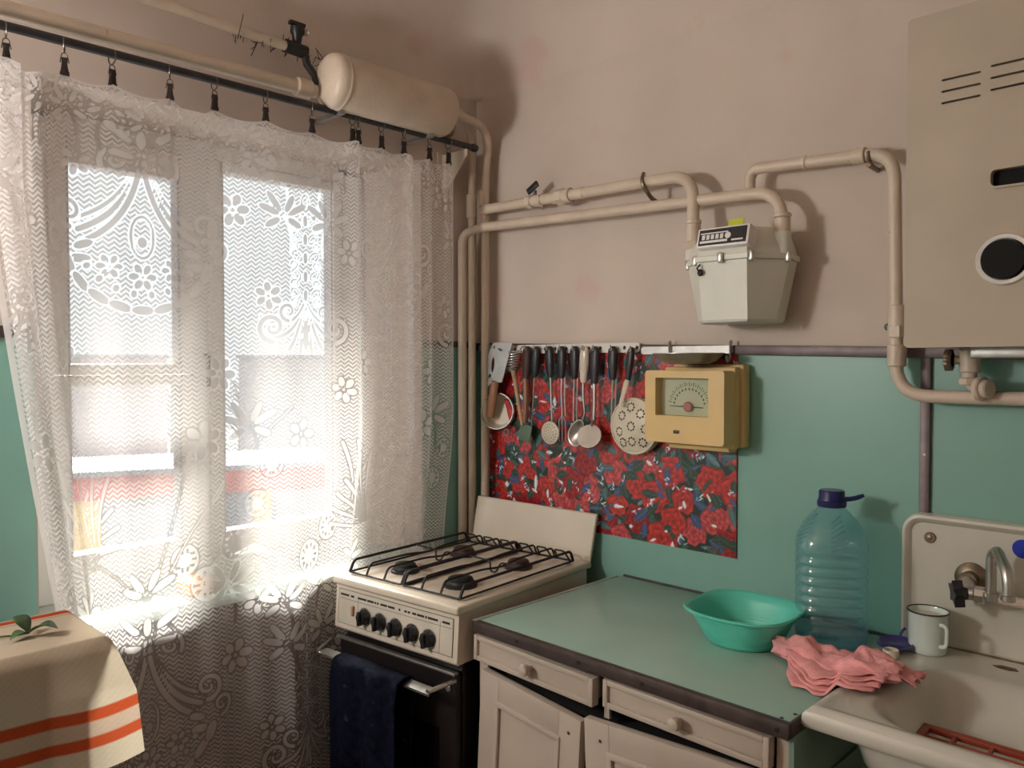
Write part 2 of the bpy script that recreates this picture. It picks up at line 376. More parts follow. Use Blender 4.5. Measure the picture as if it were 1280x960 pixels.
def sbox(lo, hi): return MB().add([rot @ Vector((x, y, z))+Vector((A.x, A.y, 0)) for x in (lo[0], hi[0]) for y in (lo[1], hi[1]) for z in (lo[2], hi[2])],
                       [[0, 1, 3, 2], [4, 5, 7, 6], [0, 1, 5, 4], [2, 3, 7, 6], [0, 2, 6, 4], [1, 3, 7, 5]])
sbox((-.4, -2.4, -5.5), (ln+.2, 0, -1.1)).build('wall', 'far_roof', shop, smooth=0)
sbox((-.5, -.02, -1.12), (ln+.3, .14, -.66)).build('fascia', 'fascia', shop, smooth=0)
sbox((-.7, -2.5, -.66), (ln+.4, .3, -.56)).build('roof', 'far_roof', shop, smooth=0)
for k, (a, b_) in enumerate(((.08, .09), (.25, .16), (.42, .1))):
    pass
sbox((-.4, 0, -2.2), (.35, .10, -1.12)).build('ochre_panel', 'ochre', shop, smooth=0)
sbox((ln-1.35, 0, -2.3), (ln-1.0, .10, -1.12)).build('ochre_panel', 'ochre', shop, smooth=0)
sbox((ln-1.0, 0, -2.3), (ln+.1, .10, -1.85)).build('ochre_panel', 'ochre', shop, smooth=0)
sbox((ln-1.0, 0, -1.85), (ln+.1, .05, -1.15)).build('shop_window', 'far_grey', shop, smooth=0)
for x in (.9, 2.0, 3.0): sbox((x, 0, -2.0), (x+.6, .05, -1.3)).build('shop_window', 'far_grey', shop, smooth=0)
P = at(146, 520, 34); b1 = thing('apartment_block', 'hazy mauve apartment block behind the left half of the shop', 'building', (P.x, P.y, -5.5))
MB().box((P.x, P.y, -1.9), (3.2, 2.4, 7.2), 0, Matrix.Rotation(.7, 4, 'Z')).build('wall', 'far_mauve', b1, smooth=0)
MB().box((P.x, P.y, 1.75), (3.4, 2.6, .14), 0, Matrix.Rotation(.7, 4, 'Z')).build('roof', 'far_roof', b1, smooth=0)
P = at(362, 520, 36); b2 = thing('office_block', 'hazy grey block behind the right half of the shop', 'building', (P.x, P.y, -5.5))
MB().box((P.x, P.y, -1.9), (3.6, 2.6, 7.2), 0, Matrix.Rotation(.75, 4, 'Z')).build('wall', 'far_grey', b2, smooth=0)
MB().box((P.x, P.y, 1.75), (3.8, 2.8, .14), 0, Matrix.Rotation(.75, 4, 'Z')).build('roof', 'far_roof', b2, smooth=0)
for u, dd, lab in ((215, 44, 'bare grey tree between the mauve block and the window mullion'), (300, 46, 'bare grey tree left of the grey block')):
    P = at(u, 500, dd); tr = thing('bare_tree', lab, 'tree', (P.x, P.y, -5.5), 'bare trees beyond the shop')
    MB().tube([(P.x, P.y, -5.5), (P.x+.1, P.y, -2.5), (P.x, P.y, .4)], [.22, .15, .05], 8).build('trunk', 'far_tree', tr)
    rr = random.Random(u); br = MB()
    for k in range(46):
        z0 = -3+3.0*rr.random(); a = rr.random()*2*pi; l = .6+1.3*rr.random()
        e = Vector((P.x+math.cos(a)*l, P.y+math.sin(a)*l, z0+l*.9)); br.tube([(P.x+.06, P.y, z0), (P.x+math.cos(a)*l*.5, P.y+math.sin(a)*l*.5, z0+l*.5), e], [.05, .035, .012], 5)
    stuff(br.build('twigs', 'far_tree', tr))

# ------------------------------------------------------------------ lace curtain
def painter(shape):
    return np.full(shape, 1.0)
class Field:
    """signed distance field on a (c, z) grid, later shapes overwrite a thin rim round themselves"""
    def __init__(s, c, z): s.c, s.z = c, z; s.D = np.full((len(c), len(z)), .05)
    def win(s, x0, x1, y0, y1):
        i0, i1 = np.searchsorted(s.c, [x0, x1]); j0, j1 = np.searchsorted(s.z, [y0, y1]); return slice(max(0, i0-1), i1+1), slice(max(0, j0-1), j1+1)
    def put(s, sl, d, m=.0032):
        cur = s.D[sl]; s.D[sl] = np.where(d < m, d, np.minimum(cur, d))
    def stroke(s, pts, r):
        P = np.array(pts, float); rs = np.array(r if hasattr(r, '__len__') else [r]*len(P), float)
        mg = rs.max()+.012; sl = s.win(P[:, 0].min()-mg, P[:, 0].max()+mg, P[:, 1].min()-mg, P[:, 1].max()+mg)
        cc = s.c[sl[0]][:, None]; zz = s.z[sl[1]][None, :]
        if cc.size == 0 or zz.size == 0: return
        best = np.full((cc.shape[0], zz.shape[1]), 1.0)
        for k in range(len(P)-1):
            a, b_ = P[k], P[k+1]; e = b_-a; l2 = e@e+1e-12
            t = np.clip(((cc-a[0])*e[0]+(zz-a[1])*e[1])/l2, 0, 1)
            d = np.hypot(cc-a[0]-t*e[0], zz-a[1]-t*e[1])-(rs[k]+t*(rs[k+1]-rs[k])); best = np.minimum(best, d)
        s.put(sl, best)
    def ell(s, x, y, a, b_, ang=0, hollow=0):
        mg = max(a, b_)+.012; sl = s.win(x-mg, x+mg, y-mg, y+mg); cc = s.c[sl[0]][:, None]-x; zz = s.z[sl[1]][None, :]-y
        if cc.size == 0 or zz.size == 0: return
        ca, sa = math.cos(ang), math.sin(ang); p, q = cc*ca+zz*sa, -cc*sa+zz*ca
        k = np.sqrt((p/a)**2+(q/b_)**2)+1e-9; d = (k-1)*np.sqrt(p*p+q*q)/k
        d = np.where(k < .05, -min(a, b_), d)
        if hollow: d = np.abs(d+hollow)-hollow
        s.put(sl, d)
    def flower(s, x, y, r, n=5, a0=0):
        for k in range(n):
            a = a0+2*pi*k/n; s.ell(x+r*.62*math.cos(a), y+r*.62*math.sin(a), r*.42, r*.30, a)
        s.ell(x, y, r*.17, r*.17)
    def leaf(s, x, y, l, w_, ang): s.ell(x+math.cos(ang)*l/2, y+math.sin(ang)*l/2, l/2, w_/2, ang)
    def spiral(s, x, y, r, a0, turns, w_, sg=1):
        n = 26; s.stroke([(x+sg*r*(1-.8*k/n)*math.cos(a0+2*pi*turns*k/n), y+r*(1-.8*k/n)*math.sin(a0+2*pi*turns*k/n)) for k in range(n+1)], [w_*(1-.4*k/n) for k in range(n+1)])
def bez(a, b_, c, n=12):
    a, b_, c = map(np.array, (a, b_, c)); return [tuple(a*(1-t)**2+b_*2*t*(1-t)+c*t*t) for t in np.linspace(0, 1, n)]
def bell(F, x, z):
    for sg in (-1, 1):
        for off, w_ in ((0, .0065), (.022, .0085), (.046, .0085)):
            F.stroke(bez((x+sg*.006, z+.20-off*.9), (x+sg*.035, z+.07-off), (x+sg*(.150-off*.5), z+.028-off*1.05)), [w_]*12)
        F.spiral(x+sg*.158, z+.045, .036, -pi/2, 1.3, .0085, sg); F.spiral(x+sg*.195, z-.01, .030, -pi/2, 1.2, .008, sg)
        F.spiral(x+sg*.060, z+.175, .032, -pi*.2, 1.2, .008, sg); F.leaf(x+sg*.02, z+.225, .075, .024, pi/2-sg*1.0); F.leaf(x+sg*.015, z+.19, .06, .02, pi/2-sg*1.5)
        F.leaf(x+sg*.105, z-.02, .05, .022, pi/2-sg*1.9); F.leaf(x+sg*.11, z-.06, .055, .024, pi/2-sg*1.6)
        F.flower(x+sg*.075, z-.075, .030, 6)
    F.ell(x, z+.235, .013, .024)
    F.ell(x, z+.0, .032, .055, 0, .0055); F.ell(x, z-.012, .013, .015); F.flower(x, z-.095, .034, 6)
    for k in range(9):
        a = pi+.35+(pi-.7)*k/8; F.ell(x+.175*math.cos(a), z-.02+.155*math.sin(a), .029, .0125, a+pi/2)
    for k in range(8):
        a = pi+.5+(pi-1.0)*k/7; F.ell(x+.140*math.cos(a), z-.02+.118*math.sin(a), .011, .009, a)
def tower(F, x, z):
    for k in range(5):
        zz = z+.20-.052*k
        for sg in (-1, 1):
            F.ell(x+sg*(.022+.003*k), zz, .022, .014, sg*.7, .0045); F.spiral(x+sg*.036, zz-.026, .014, 0, 1.1, .0045, sg)
        F.ell(x, zz-.004, .008, .018)
    F.ell(x, z+.245, .016, .028, 0, .005); F.ell(x-.034, z+.22, .013, .022, .4); F.ell(x+.034, z+.22, .013, .022, -.4)
    for sg in (-1, 1):
        for j in range(4):
            F.stroke(bez((x+sg*.006, z-.035), (x+sg*(.012+.012*j), z-.12), (x+sg*(.02+.038*j), z-.175+.018*j*j*.6)), [.0045+.001*k*.3 for k in range(12)])
        F.spiral(x+sg*.105, z-.105, .040, -pi/2, 1.3, .009, sg); F.spiral(x+sg*.060, z-.060, .026, -pi/2, 1.2, .007, sg)
    F.ell(x, z-.125, .010, .045)
def spray(F, x, z, s=1, fl=1):
    for a, l in ((.5, .085), (1.1, .07), (2.2, .08), (2.8, .075), (-.4, .06), (3.7, .06)):
        F.leaf(x+fl*.012*math.cos(a), z+.012*math.sin(a), l*s, .026*s, a if fl > 0 else pi-a)
    F.stroke(bez((x, z), (x+fl*.03, z-.04), (x+fl*.02, z-.10)), .003)
def fan(F, x, z, fl=1):
    for k in range(9):
        a = pi/2+fl*(-.2+1.75*k/8); F.stroke(bez((x, z), (x+.11*math.cos(a+.25*fl), z+.11*math.sin(a+.25*fl)), (x+.21*math.cos(a), z+.21*math.sin(a))), [.0028+.0045*(i/11) for i in range(12)])
    F.stroke(bez((x, z), (x+fl*.10, z-.05), (x+fl*.22, z-.20), 14), .004)
def medal(F, x, z, r):
    F.ell(x, z, r, r*1.05); 
    sl = F.win(x-r, x+r, z-r, z+r)
    for k in range(10):
        a = 2*pi*k/10; F.ell(x+r*.62*math.cos(a), z+r*.62*math.sin(a), r*.13, r*.07, a)
def lace_pattern(F):
    for n in range(-1, 4):
        for zo in (0, -1.18):
            ca = .78+.90*n
            bell(F, ca, 1.80+zo); tower(F, ca+.45, 1.70+zo)
            for dx, dz, r in ((.24, .10, .045), (.20, -.33, .045), (-.19, -.30, .04), (.30, .24, .04), (-.14, .16, .035), (.335, -.12, .038), (.60, .02, .04), (.58, -.38, .04)):
                F.flower(ca+dx, 1.80+zo+dz, r, 6, dx*5)
            for dx, dz, fl in ((.37, .22, 1), (.52, .23, -1), (.38, .10, 1), (.53, .10, -1), (.22, .29, 1), (-.22, .28, -1), (.0, .31, 1)):
                spray(F, ca+dx, 1.80+zo+dz, .85, fl)
            if zo == 0:
                fan(F, ca-.14, 1.02, 1); fan(F, ca+.62, 1.06, -1)
                for dx, z, r in ((.24, 1.02, .042), (.30, 1.12, .036), (.34, 1.22, .032), (.16, .93, .045), (.10, 1.0, .04), (.46, .95, .045), (.54, 1.02, .04)):
                    medal(F, ca+dx, z, r)
                F.stroke(bez((ca+.06, .98), (ca+.2, 1.2), (ca+.40, 1.38), 16), .004); F.stroke(bez((ca+.02, .95), (ca+.1, 1.2), (ca+.13, 1.32), 16), .0035)
                F.flower(ca+.15, 1.30, .05, 6, .4); F.flower(ca+.43, 1.30, .045, 5)
                spray(F, ca+.28, 1.33, .9, 1)
    # leafy band under the top hem and above the bottom hem
    for k in range(30):
        x = .2+k*.085; spray(F, x, 2.10-.02*(k % 2), .6, 1 if k % 2 else -1); F.flower(x+.04, 2.06+.02*(k % 3), .022, 5, k)
        F.ell(x, .10, .038, .022); F.ell(x+.04, .06, .03, .016)
ctl = np.array([  # cloth coordinate, y, x offset from the rod, scale of fold growth downward
    (.26, -1.545, .02), (.36, -1.47, .04), (.43, -1.515, -.02), (.50, -1.455, -.03), (.545, -1.43, .025), (.60, -1.395, .0), (.78, -1.215, .012), (.98, -1.02, -.008), (1.16, -.84, .012), (1.30, -.70, -.005),
    (1.36, -.645, .0), (1.42, -.60, .032), (1.475, -.578, -.02), (1.56, -.525, .015), (1.64, -.455, -.018), (1.71, -.40, .025), (1.79, -.378, -.03), (1.87, -.33, .022), (1.95, -.295, -.03), (2.03, -.255, .02), (2.11, -.212, -.01)])
def smooth_interp(x, xp, fp):
    n = len(xp); h_ = np.diff(xp); dl = np.diff(fp)/h_; mm = np.zeros(n)
    for i in range(1, n-1):
        mm[i] = 0 if dl[i-1]*dl[i] <= 0 else 2*dl[i-1]*dl[i]/(dl[i-1]+dl[i])
    mm[0], mm[-1] = dl[0], dl[-1]
    i = np.clip(np.searchsorted(xp, x)-1, 0, n-2); t = (x-xp[i])/h_[i]
    return fp[i]*(2*t**3-3*t**2+1)+h_[i]*mm[i]*(t**3-2*t**2+t)+fp[i+1]*(-2*t**3+3*t**2)+h_[i]*mm[i+1]*(t**3-t**2)
ROD_X, ROD_Z = .12, 2.222
clip_y = [-1.492, -1.378, -1.276, -1.142, -1.028, -.886, -.744, -.608, -.588, -.504, -.419, -.317, -.236]
def make_curtain():
    nc, nz = 374, 424
    c = np.linspace(.26, 2.11, nc); zc = np.linspace(.03, 2.15, nz)
    F = Field(c, zc); lace_pattern(F)
    y = smooth_interp(c, ctl[:, 0], ctl[:, 1]); x = smooth_interp(c, ctl[:, 0], ctl[:, 2])
    Cc, Z = np.meshgrid(c, zc, indexing='ij'); Y = np.repeat(y[:, None], nz, 1); X = np.repeat(x[:, None], nz, 1)
    dn = np.clip((2.15-Z)/2.0, 0, 1)
    X = X*(.55+.6*dn)+.010*np.sin(Cc*2*pi/.23+.8)*dn+.007*np.sin(Cc*2*pi/.11+2+Z*1.3)*dn
    X = X+ROD_X
    # pushed back behind the stove, drawn to the right on the left side
    k = np.clip((Y+.80)/.16, 0, 1)*np.clip((1.35-Z)/.5, 0, 1); k = k*k*(3-2*k)
    X = X*(1-k)+(.065+(X-ROD_X)*.35)*k
    kl = np.clip((-1.25-Y)/.30, 0, 1); Y = Y+kl*.135*np.clip((1.9-Z)/1.0, 0, 1.3)**1.2
    # the top hem hangs in shallow swags between the clips
    cy = np.array(sorted(clip_y)); i = np.clip(np.searchsorted(cy, y)-1, 0, len(cy)-2); tt = np.clip((y-cy[i])/(cy[i+1]-cy[i]), 0, 1); span = cy[i+1]-cy[i]
    extra = np.where((y > -1.142) & (y < -1.028), .022, 0)
    sag = (4*tt*(1-tt))*(span*.10)+extra*(1-np.abs(2*tt-1))
    Z = Z-(sag[:, None])*np.exp(-(2.15-Z)/.10)
    me = bpy.data.meshes.new('lace_curtain'); idx = np.arange(nc*nz).reshape(nc, nz)
    faces = np.stack([idx[:-1, :-1], idx[1:, :-1], idx[1:, 1:], idx[:-1, 1:]], -1).reshape(-1, 4)
    o = bpy.data.objects.new('lace_curtain', me); C.objects.link(o); o.location = (ROD_X, -.86, .03)
    V = np.stack([X-ROD_X, Y+.86, Z-.03], -1).reshape(-1, 3)
    me.vertices.add(len(V)); me.vertices.foreach_set('co', V.astype(np.float32).ravel())
    me.loops.add(faces.size); me.loops.foreach_set('vertex_index', faces.astype(np.int32).ravel())
    me.polygons.add(len(faces)); me.polygons.foreach_set('loop_start', np.arange(0, faces.size, 4, dtype=np.int32)); me.update(calc_edges=True)
    a = me.attributes.new('motif', 'FLOAT', 'POINT'); a.data.foreach_set('value', F.D.astype(np.float32).ravel())
    uv = np.stack([Cc, np.repeat(zc[None, :], nc, 0), Cc*0], -1).reshape(-1, 3)
    a = me.attributes.new('cloth', 'FLOAT_VECTOR', 'POINT'); a.data.foreach_set('vector', uv.astype(np.float32).ravel())
    hem = ((Cc < .275) | (Cc > 2.095) | (np.repeat(zc[None, :], nc, 0) > 2.142)).astype(np.float32)
    a = me.attributes.new('hem', 'FLOAT', 'POINT'); a.data.foreach_set('value', hem.ravel())
    me.shade_smooth(); me.materials.append(M['lace'])
    return tag(o, 'long white floral lace curtain hanging across the window from clip rings', 'curtain')
make_curtain()

rod = thing('curtain_rod', 'dark metal curtain rod above the window', 'curtain rod', (ROD_X, -.1, ROD_Z))
MB().tube([(ROD_X, -2.1, ROD_Z), (ROD_X, -.13, ROD_Z)], .0105, 12).build('rod', 'rod', rod)
MB().lathe([(.0, -.012), (.012, -.01), (.014, 0), (.012, .012), (0, .016)], 14, align((0, 1, 0), (ROD_X, -.125, ROD_Z))).build('end_cap', 'rod', rod)
br = MB(); br.prism([(0, 0), (.13, .0), (.13, -.018), (.02, -.135), (0, -.14)], .004, Matrix(((1, 0, 0, .0), (0, 0, 1, -.165), (0, 1, 0, ROD_Z-.012), (0, 0, 0, 1))))
br.bb((0, -.185, ROD_Z-.16), (.004, -.145, ROD_Z-.005)); br.build('bracket', 'cream_pipe', rod)
def clip_mesh(root):
    r = MB(); r.torus(.0165, .0017, 18, 6, align((0, 1, 0), (0, 0, -.008))); r.build('ring', 'ring', root, local=True)
    r = MB(); r.tube(fillet([(0, -.009, -.048), (0, -.005, -.026), (0, .005, -.026), (0, .009, -.048)], .006, 4), .0013, 6); r.build('wire', 'ring', root, local=True)
    r = MB()
    for sg in (-1, 1):
        r.add([(sg*.0015, -.0065, -.036), (sg*.0015, .0065, -.036), (sg*.005, -.0055, -.05), (sg*.005, .0055, -.05), (sg*.0012, -.0095, -.076), (sg*.0012, .0095, -.076)], [[0, 1, 3, 2], [2, 3, 5, 4]])
        r.box((sg*.0025, 0, -.056), (.004, .011, .03), .001); r.box((sg*.002, 0, -.072), (.004, .019, .008), .001)
    r.build('jaws', 'clip', root, local=True)
ords = ['first', 'second', 'third', 'fourth', 'fifth', 'sixth', 'seventh', 'eighth', 'ninth', 'tenth', 'eleventh', 'twelfth', 'thirteenth']
c0 = None
for i, yy in enumerate(clip_y):
    lab = f'small dark curtain clip on a ring, {ords[i]} from the left along the curtain rod'
    if c0 is None:
        c0 = thing('curtain_clip', lab, 'curtain clip', (ROD_X, yy, ROD_Z), 'curtain clips on the rod'); clip_mesh(c0); c = c0
    else: c = clone(c0, (ROD_X, yy, ROD_Z), lab)
    c.rotation_euler = (0, 0, R(random.uniform(-28, 28)))

# ------------------------------------------------------------------ heating: expansion tank and its pipes
tank = thing('expansion_tank', 'cream painted cylindrical heating tank high above the window', 'tank', (.14, -.49, 2.21))
p0, p1 = Vector((.14, -.712, 2.300)), Vector((.14, -.275, 2.300))
ml = align(p1-p0, p0); ll = (p1-p0).length
MB().lathe([(0, -.004), (.05, -.002), (.066, .005), (.075, .014), (.078, .026), (.078, ll-.01), (.075, ll), (0, ll)], 40, ml).build('shell', 'cream_pipe', tank)
MB().lathe([(.077, .034), (.0795, .037), (.0795, .044), (.077, .047)], 40, ml, closed=True).build('weld_seam', 'cream_pipe', tank)
MB().disc(.03, .03, 16, align((0, 1, 0), (.13, -.265, 2.262)), .004).build('outlet_nut', 'tarnish', tank)
for y_ in (-.33, -.66): MB().bb((.0, y_-.007, 2.212), (.15, y_+.007, 2.224)).build('support_bracket', 'dull_steel', tank)
hp = thing('heating_pipe', 'cream heating pipe running along the window top into the tank', 'pipe', (.085, -1.5, 2.24))
MB().tube([(.095, -2.2, 2.262), (.10, -.72, 2.272)], .0185, 16).build('pipe', 'cream_pipe', hp)
MB().disc(.026, .05, 16, align((0, 1, 0), (.10, -.785, 2.272)), .004).build('coupling', 'cream_pipe', hp)
hp2 = thing('overflow_pipe', 'thin cream pipe near the ceiling ending in a black valve', 'pipe', (.08, -1.5, 2.34))
MB().tube([(.06, -2.2, 2.435), (.07, -1.0, 2.392), (.075, -.765, 2.385)], .0135, 14).build('pipe', 'cream_pipe', hp2)
v = MB(); v.tube([(.075, -.80, 2.387), (.075, -.735, 2.384)], .019, 10); v.lathe([(.010, 0), (.014, .03), (.02, .04), (.02, .055), (.006, .06)], 12, align((.1, 0, 1), (.076, -.765, 2.39)))
v.box((.078, -.765, 2.455), (.018, .05, .012), .004); v.tube([(.075, -.74, 2.384), (.08, -.735, 2.35), (.09, -.715, 2.32), (.10, -.715, 2.29)], .011, 8); hv = v.build('valve', 'black', hp2)
MB().tube([(.08, -.742, 2.435), (.095, -.735, 2.438)], .008, 8).build('valve_knob', 'cream_pipe', hv)
v = MB()
rr = random.Random(3)
for k in range(26):
    y_ = -.95+.3*rr.random(); x_ = .07; z_ = 2.385-.02*(y_+.75)
    v.tube([(x_, y_, z_), (x_+.02*rr.uniform(-1, 1), y_+.02*rr.uniform(-1, 1), z_-.03*rr.random()), (x_+.03*rr.uniform(-1, 1), y_+.03*rr.uniform(-1, 1), z_+.06*rr.uniform(-1, .6))], .0012, 4)
stuff(v.build('hemp_fibres', 'clip', hp2))
hr = thing('heating_riser', 'cream heating pipe bending from the tank down the room corner', 'pipe', (.05, -.07, 0))
MB().tube(fillet([(.115, -.27, 2.345), (.085, -.13, 2.335), (.072, -.085, 2.25), (.052, -.070, 2.12), (.05, -.07, 0)], [.07, .07, .05, .05]), .0135, 14).build('pipe', 'cream_pipe', hr)
MB().disc(.0185, .085, 14, Matrix.Translation((.05, -.07, 2.0)), .004).build('coupling', 'cream_pipe', hr)
hr2 = thing('gas_supply_pipe', 'cream gas pipe branching from the corner riser to the meter inlet', 'pipe', (.09, -.05, 0))
s = MB(); s.tube(fillet([(.135, -.27, 2.315), (.125, -.055, 2.30), (.098, -.05, 2.14), (.09, -.05, 0)], [.08, .08]), .0135, 14); s.build('riser', 'cream_pipe', hr2)
MB().disc(.0185, .075, 14, Matrix.Translation((.09, -.05, 2.02)), .004).build('tee_joint', 'cream_pipe', hr2)
MB().tube(fillet([(.09, -.06, 2.026), (.945, -.085, 2.006), (.955, -.10, 1.80)], [.075], 10), .0165, 16).build('branch', 'cream_pipe', hr2)
def along(x): t_ = (x-.09)/.855; return (x, -.06-.025*t_, 2.026-.02*t_)
def ringon(m_, x, r, w_, n=14): m_.disc(r, w_, n, align((1, -.03, -.024), (x, along(x)[1], along(x)[2])), .002)
v = MB(); ringon(v, .315, .0225, .022, 6); ringon(v, .345, .02, .03); ringon(v, .372, .0225, .012, 6); va = v.build('gas_valve', 'cream_pipe', hr2)
v = MB(); v.tube([(.355, -.075, 2.035), (.357, -.077, 2.052)], .006, 8); v.box((.345, -.075, 2.062), (.05, .010, .02), .003, Matrix.Rotation(-.5, 4, 'Y')); v.build('valve_lever', 'black', va)
v = MB(); ringon(v, .43, .021, .020, 14); ringon(v, .448, .026, .030, 6); ringon(v, .475, .023, .03, 14); v.build('union_nut', 'cream_pipe', hr2)
v = MB(); ringon(v, .53, .0185, .03); v.build('pipe_sleeve', 'cream_pipe', hr2)
v = MB(); v.tube(fillet([(.80, -.03, 1.955), (.80, -.075, 1.965), (.79, -.105, 2.005), (.78, -.08, 2.035)], .02), .006, 8); v.tube([(.80, 0, 1.955), (.80, -.045, 1.955)], .009, 8); v.build('wall_hook', 'tarnish', hr2)
v = MB(); v.disc(.022, .012, 16, Matrix.Translation((.955, -.10, 1.868)), .002); v.disc(.020, .05, 16, Matrix.Translation((.955, -.10, 1.82)), .003); v.disc(.026, .022, 8, Matrix.Translation((.955, -.10, 1.80)), .002); v.build('coupling', 'cream_pipe', hr2)
go = thing('gas_outlet_pipe', 'lower cream gas pipe from the meter outlet to the stove drop', 'pipe', (.028, -.095, .1))
MB().tube(fillet([(.028, -.095, .1), (.028, -.095, 1.945), (.10, -.075, 1.963), (1.195, -.085, 1.925), (1.207, -.10, 1.75)], [.05, .03, .075], 8), .0155, 16).build('pipe', 'cream_pipe', go)
v = MB(); v.disc(.021, .01, 16, Matrix.Translation((1.206, -.10, 1.855)), .002); v.disc(.019, .07, 16, Matrix.Translation((1.206, -.10, 1.785)), .003); v.build('coupling', 'cream_pipe', go)
gh = thing('heater_gas_pipe', 'cream gas pipe arching from the lower pipe over and down beside the heater', 'pipe', (1.46, -.06, 1.4))
MB().tube(fillet([(1.10, -.068, 1.93), (1.10, -.066, 1.996), (1.452, -.06, 1.977), (1.464, -.06, 1.425), (1.90, -.06, 1.425)], [.075, .06, .07], 9), .0145, 16).build('pipe', 'cream_pipe', gh)
for x_, z_, r_, w_ in ((1.36, 1.982, .019, .03), (1.24, 1.988, .017, .01)): MB().disc(r_, w_, 14, align((1, 0, -.05), (x_, -.063, z_)), .002).build('coupling', 'cream_pipe', gh)
v = MB(); v.disc(.0195, .055, 14, Matrix.Translation((1.463, -.06, 1.575)), .003); v.disc(.0215, .03, 6, Matrix.Translation((1.463, -.06, 1.555)), .003); v.disc(.0205, .05, 14, Matrix.Translation((1.463, -.06, 1.49)), .003); v.build('union_joint', 'cream_pipe', gh)
v = MB(); v.tube([(1.395, 0, 1.955), (1.395, -.06, 1.958)], .006, 8); v.tube(fillet([(1.395, -.03, 1.958), (1.40, -.075, 1.965), (1.40, -.075, 1.985)], .01), .004, 6); v.build('wall_hook', 'tarnish', gh)
tag(MB().disc(.009, .02, 12, align((0, -1, 0), (1.428, 0, 1.583)), .003).build('wall_plug', 'black', None, origin=(1.428, 0, 1.583)), 'small black plug in the wall left of the vertical gas pipe', 'plug')

# ------------------------------------------------------------------ gas meter
gm = thing('gas_meter', 'pale faceted gas meter hanging from two pipes on the wall', 'gas meter', (1.095, -.1, 1.6))
top = [(.955, -.03), (.955, -.125), (1.03, -.2), (1.165, -.2), (1.226, -.10), (1.212, -.03)]
bot = [(.992, -.03), (.992, -.13), (1.035, -.185), (1.160, -.185), (1.192, -.10), (1.18, -.03)]
def scl(poly, k, z): cx, cy = 1.095, -.11; return [(cx+(x-cx)*k, cy+(y-cy)*k, z) for x, y in poly]
MB().loft([[(x, y, 1.600) for x, y in scl2] for scl2 in [[(a[0], a[1]) for a in scl(bot, .95, 0)]]]+[scl(bot, 1.0, 1.606), scl(top, .985, 1.742), scl(top, 1.0, 1.750)]).build('lower_case', 'meter', gm, smooth=20)
MB().loft([scl(top, 1.035, 1.751), scl(top, 1.045, 1.754), scl(top, 1.045, 1.763), scl(top, 1.03, 1.766)]).build('flange', 'meter', gm, smooth=20)
tp = [(.975, -.03), (.975, -.115), (1.04, -.165), (1.155, -.165), (1.208, -.095), (1.20, -.03)]
MB().loft([scl(top, 1.0, 1.766), scl(top, .97, 1.785), scl(tp, .93, 1.828), scl(tp, .85, 1.834)]).build('upper_case', 'meter', gm, smooth=25)
for x, y in ((.957, -.10), (1.205, -.10)): MB().lathe([(.0225, 0), (.0225, .05), (.02, .055), (0, .055)], 18, Matrix.Translation((x, y, 1.765))).build('connection_stub', 'meter', gm)
dm = Matrix.Translation((1.105, -.200, 1.806)) @ Matrix.Rotation(R(-14), 4, 'X')
v = MB().box((0, .012, 0), (.142, .045, .052), .004); v.v = [dm @ p for p in v.v]; db = v.build('display_box', 'white_plastic', gm)
v = MB().box((0, -.0112, 0), (.128, .002, .040)); v.v = [dm @ p for p in v.v]; v.build('display_face', 'black', db, smooth=0)
v = MB()
v.box((-.022, -.0126, .010), (.075, .001, .003))
for k in range(5): v.box((-.051+.0125*k, -.0126, 0), (.0085, .001, .012))
v.box((-.022, -.0126, -.012), (.075, .001, .006)); v.box((.042, -.0126, -.013), (.03, .001, .004))
v.disc(.008, .001, 16, Matrix.Translation((.016, -.0124, 0)) @ Matrix.Rotation(R(90), 4, 'X')); v.v = [dm @ p for p in v.v]; v.build('counter_marks', 'white_plastic', db, smooth=0)
for (x, y) in ((.957, -.125), (1.018, -.188), (1.098, -.204), (1.172, -.188), (1.225, -.105)):
    MB().box((x, y-.004, 1.757), (.014, .012, .026), .004).build('flange_clamp', 'steel', gm)
v = MB(); v.disc(.009, .006, 14, align((-.3, -1, 0), (1.04, -.2, 1.725)), .002); v.tube([(1.04, -.205, 1.745), (1.036, -.212, 1.735), (1.038, -.206, 1.728)], .0025, 6); v.build('lead_seal', 'black', gm)
tag(MB().box((1.10, -.135, 1.848), (.042, .002, .026), 0, Matrix.Rotation(R(-10), 4, 'X')).build('sticker', 'lime', None, origin=(1.10, -.135, 1.835)), 'lime green paper tag standing on top of the gas meter', 'tag')

# ------------------------------------------------------------------ water heater
wh = thing('water_heater', 'cream gas water heater box on the wall above the sink', 'water heater', (1.76, -.1, 1.53))
body = MB(); body.bb((1.548, -.21, 1.535), (1.985, 0, 2.19), .01); body.build('back_case', 'heater', wh)
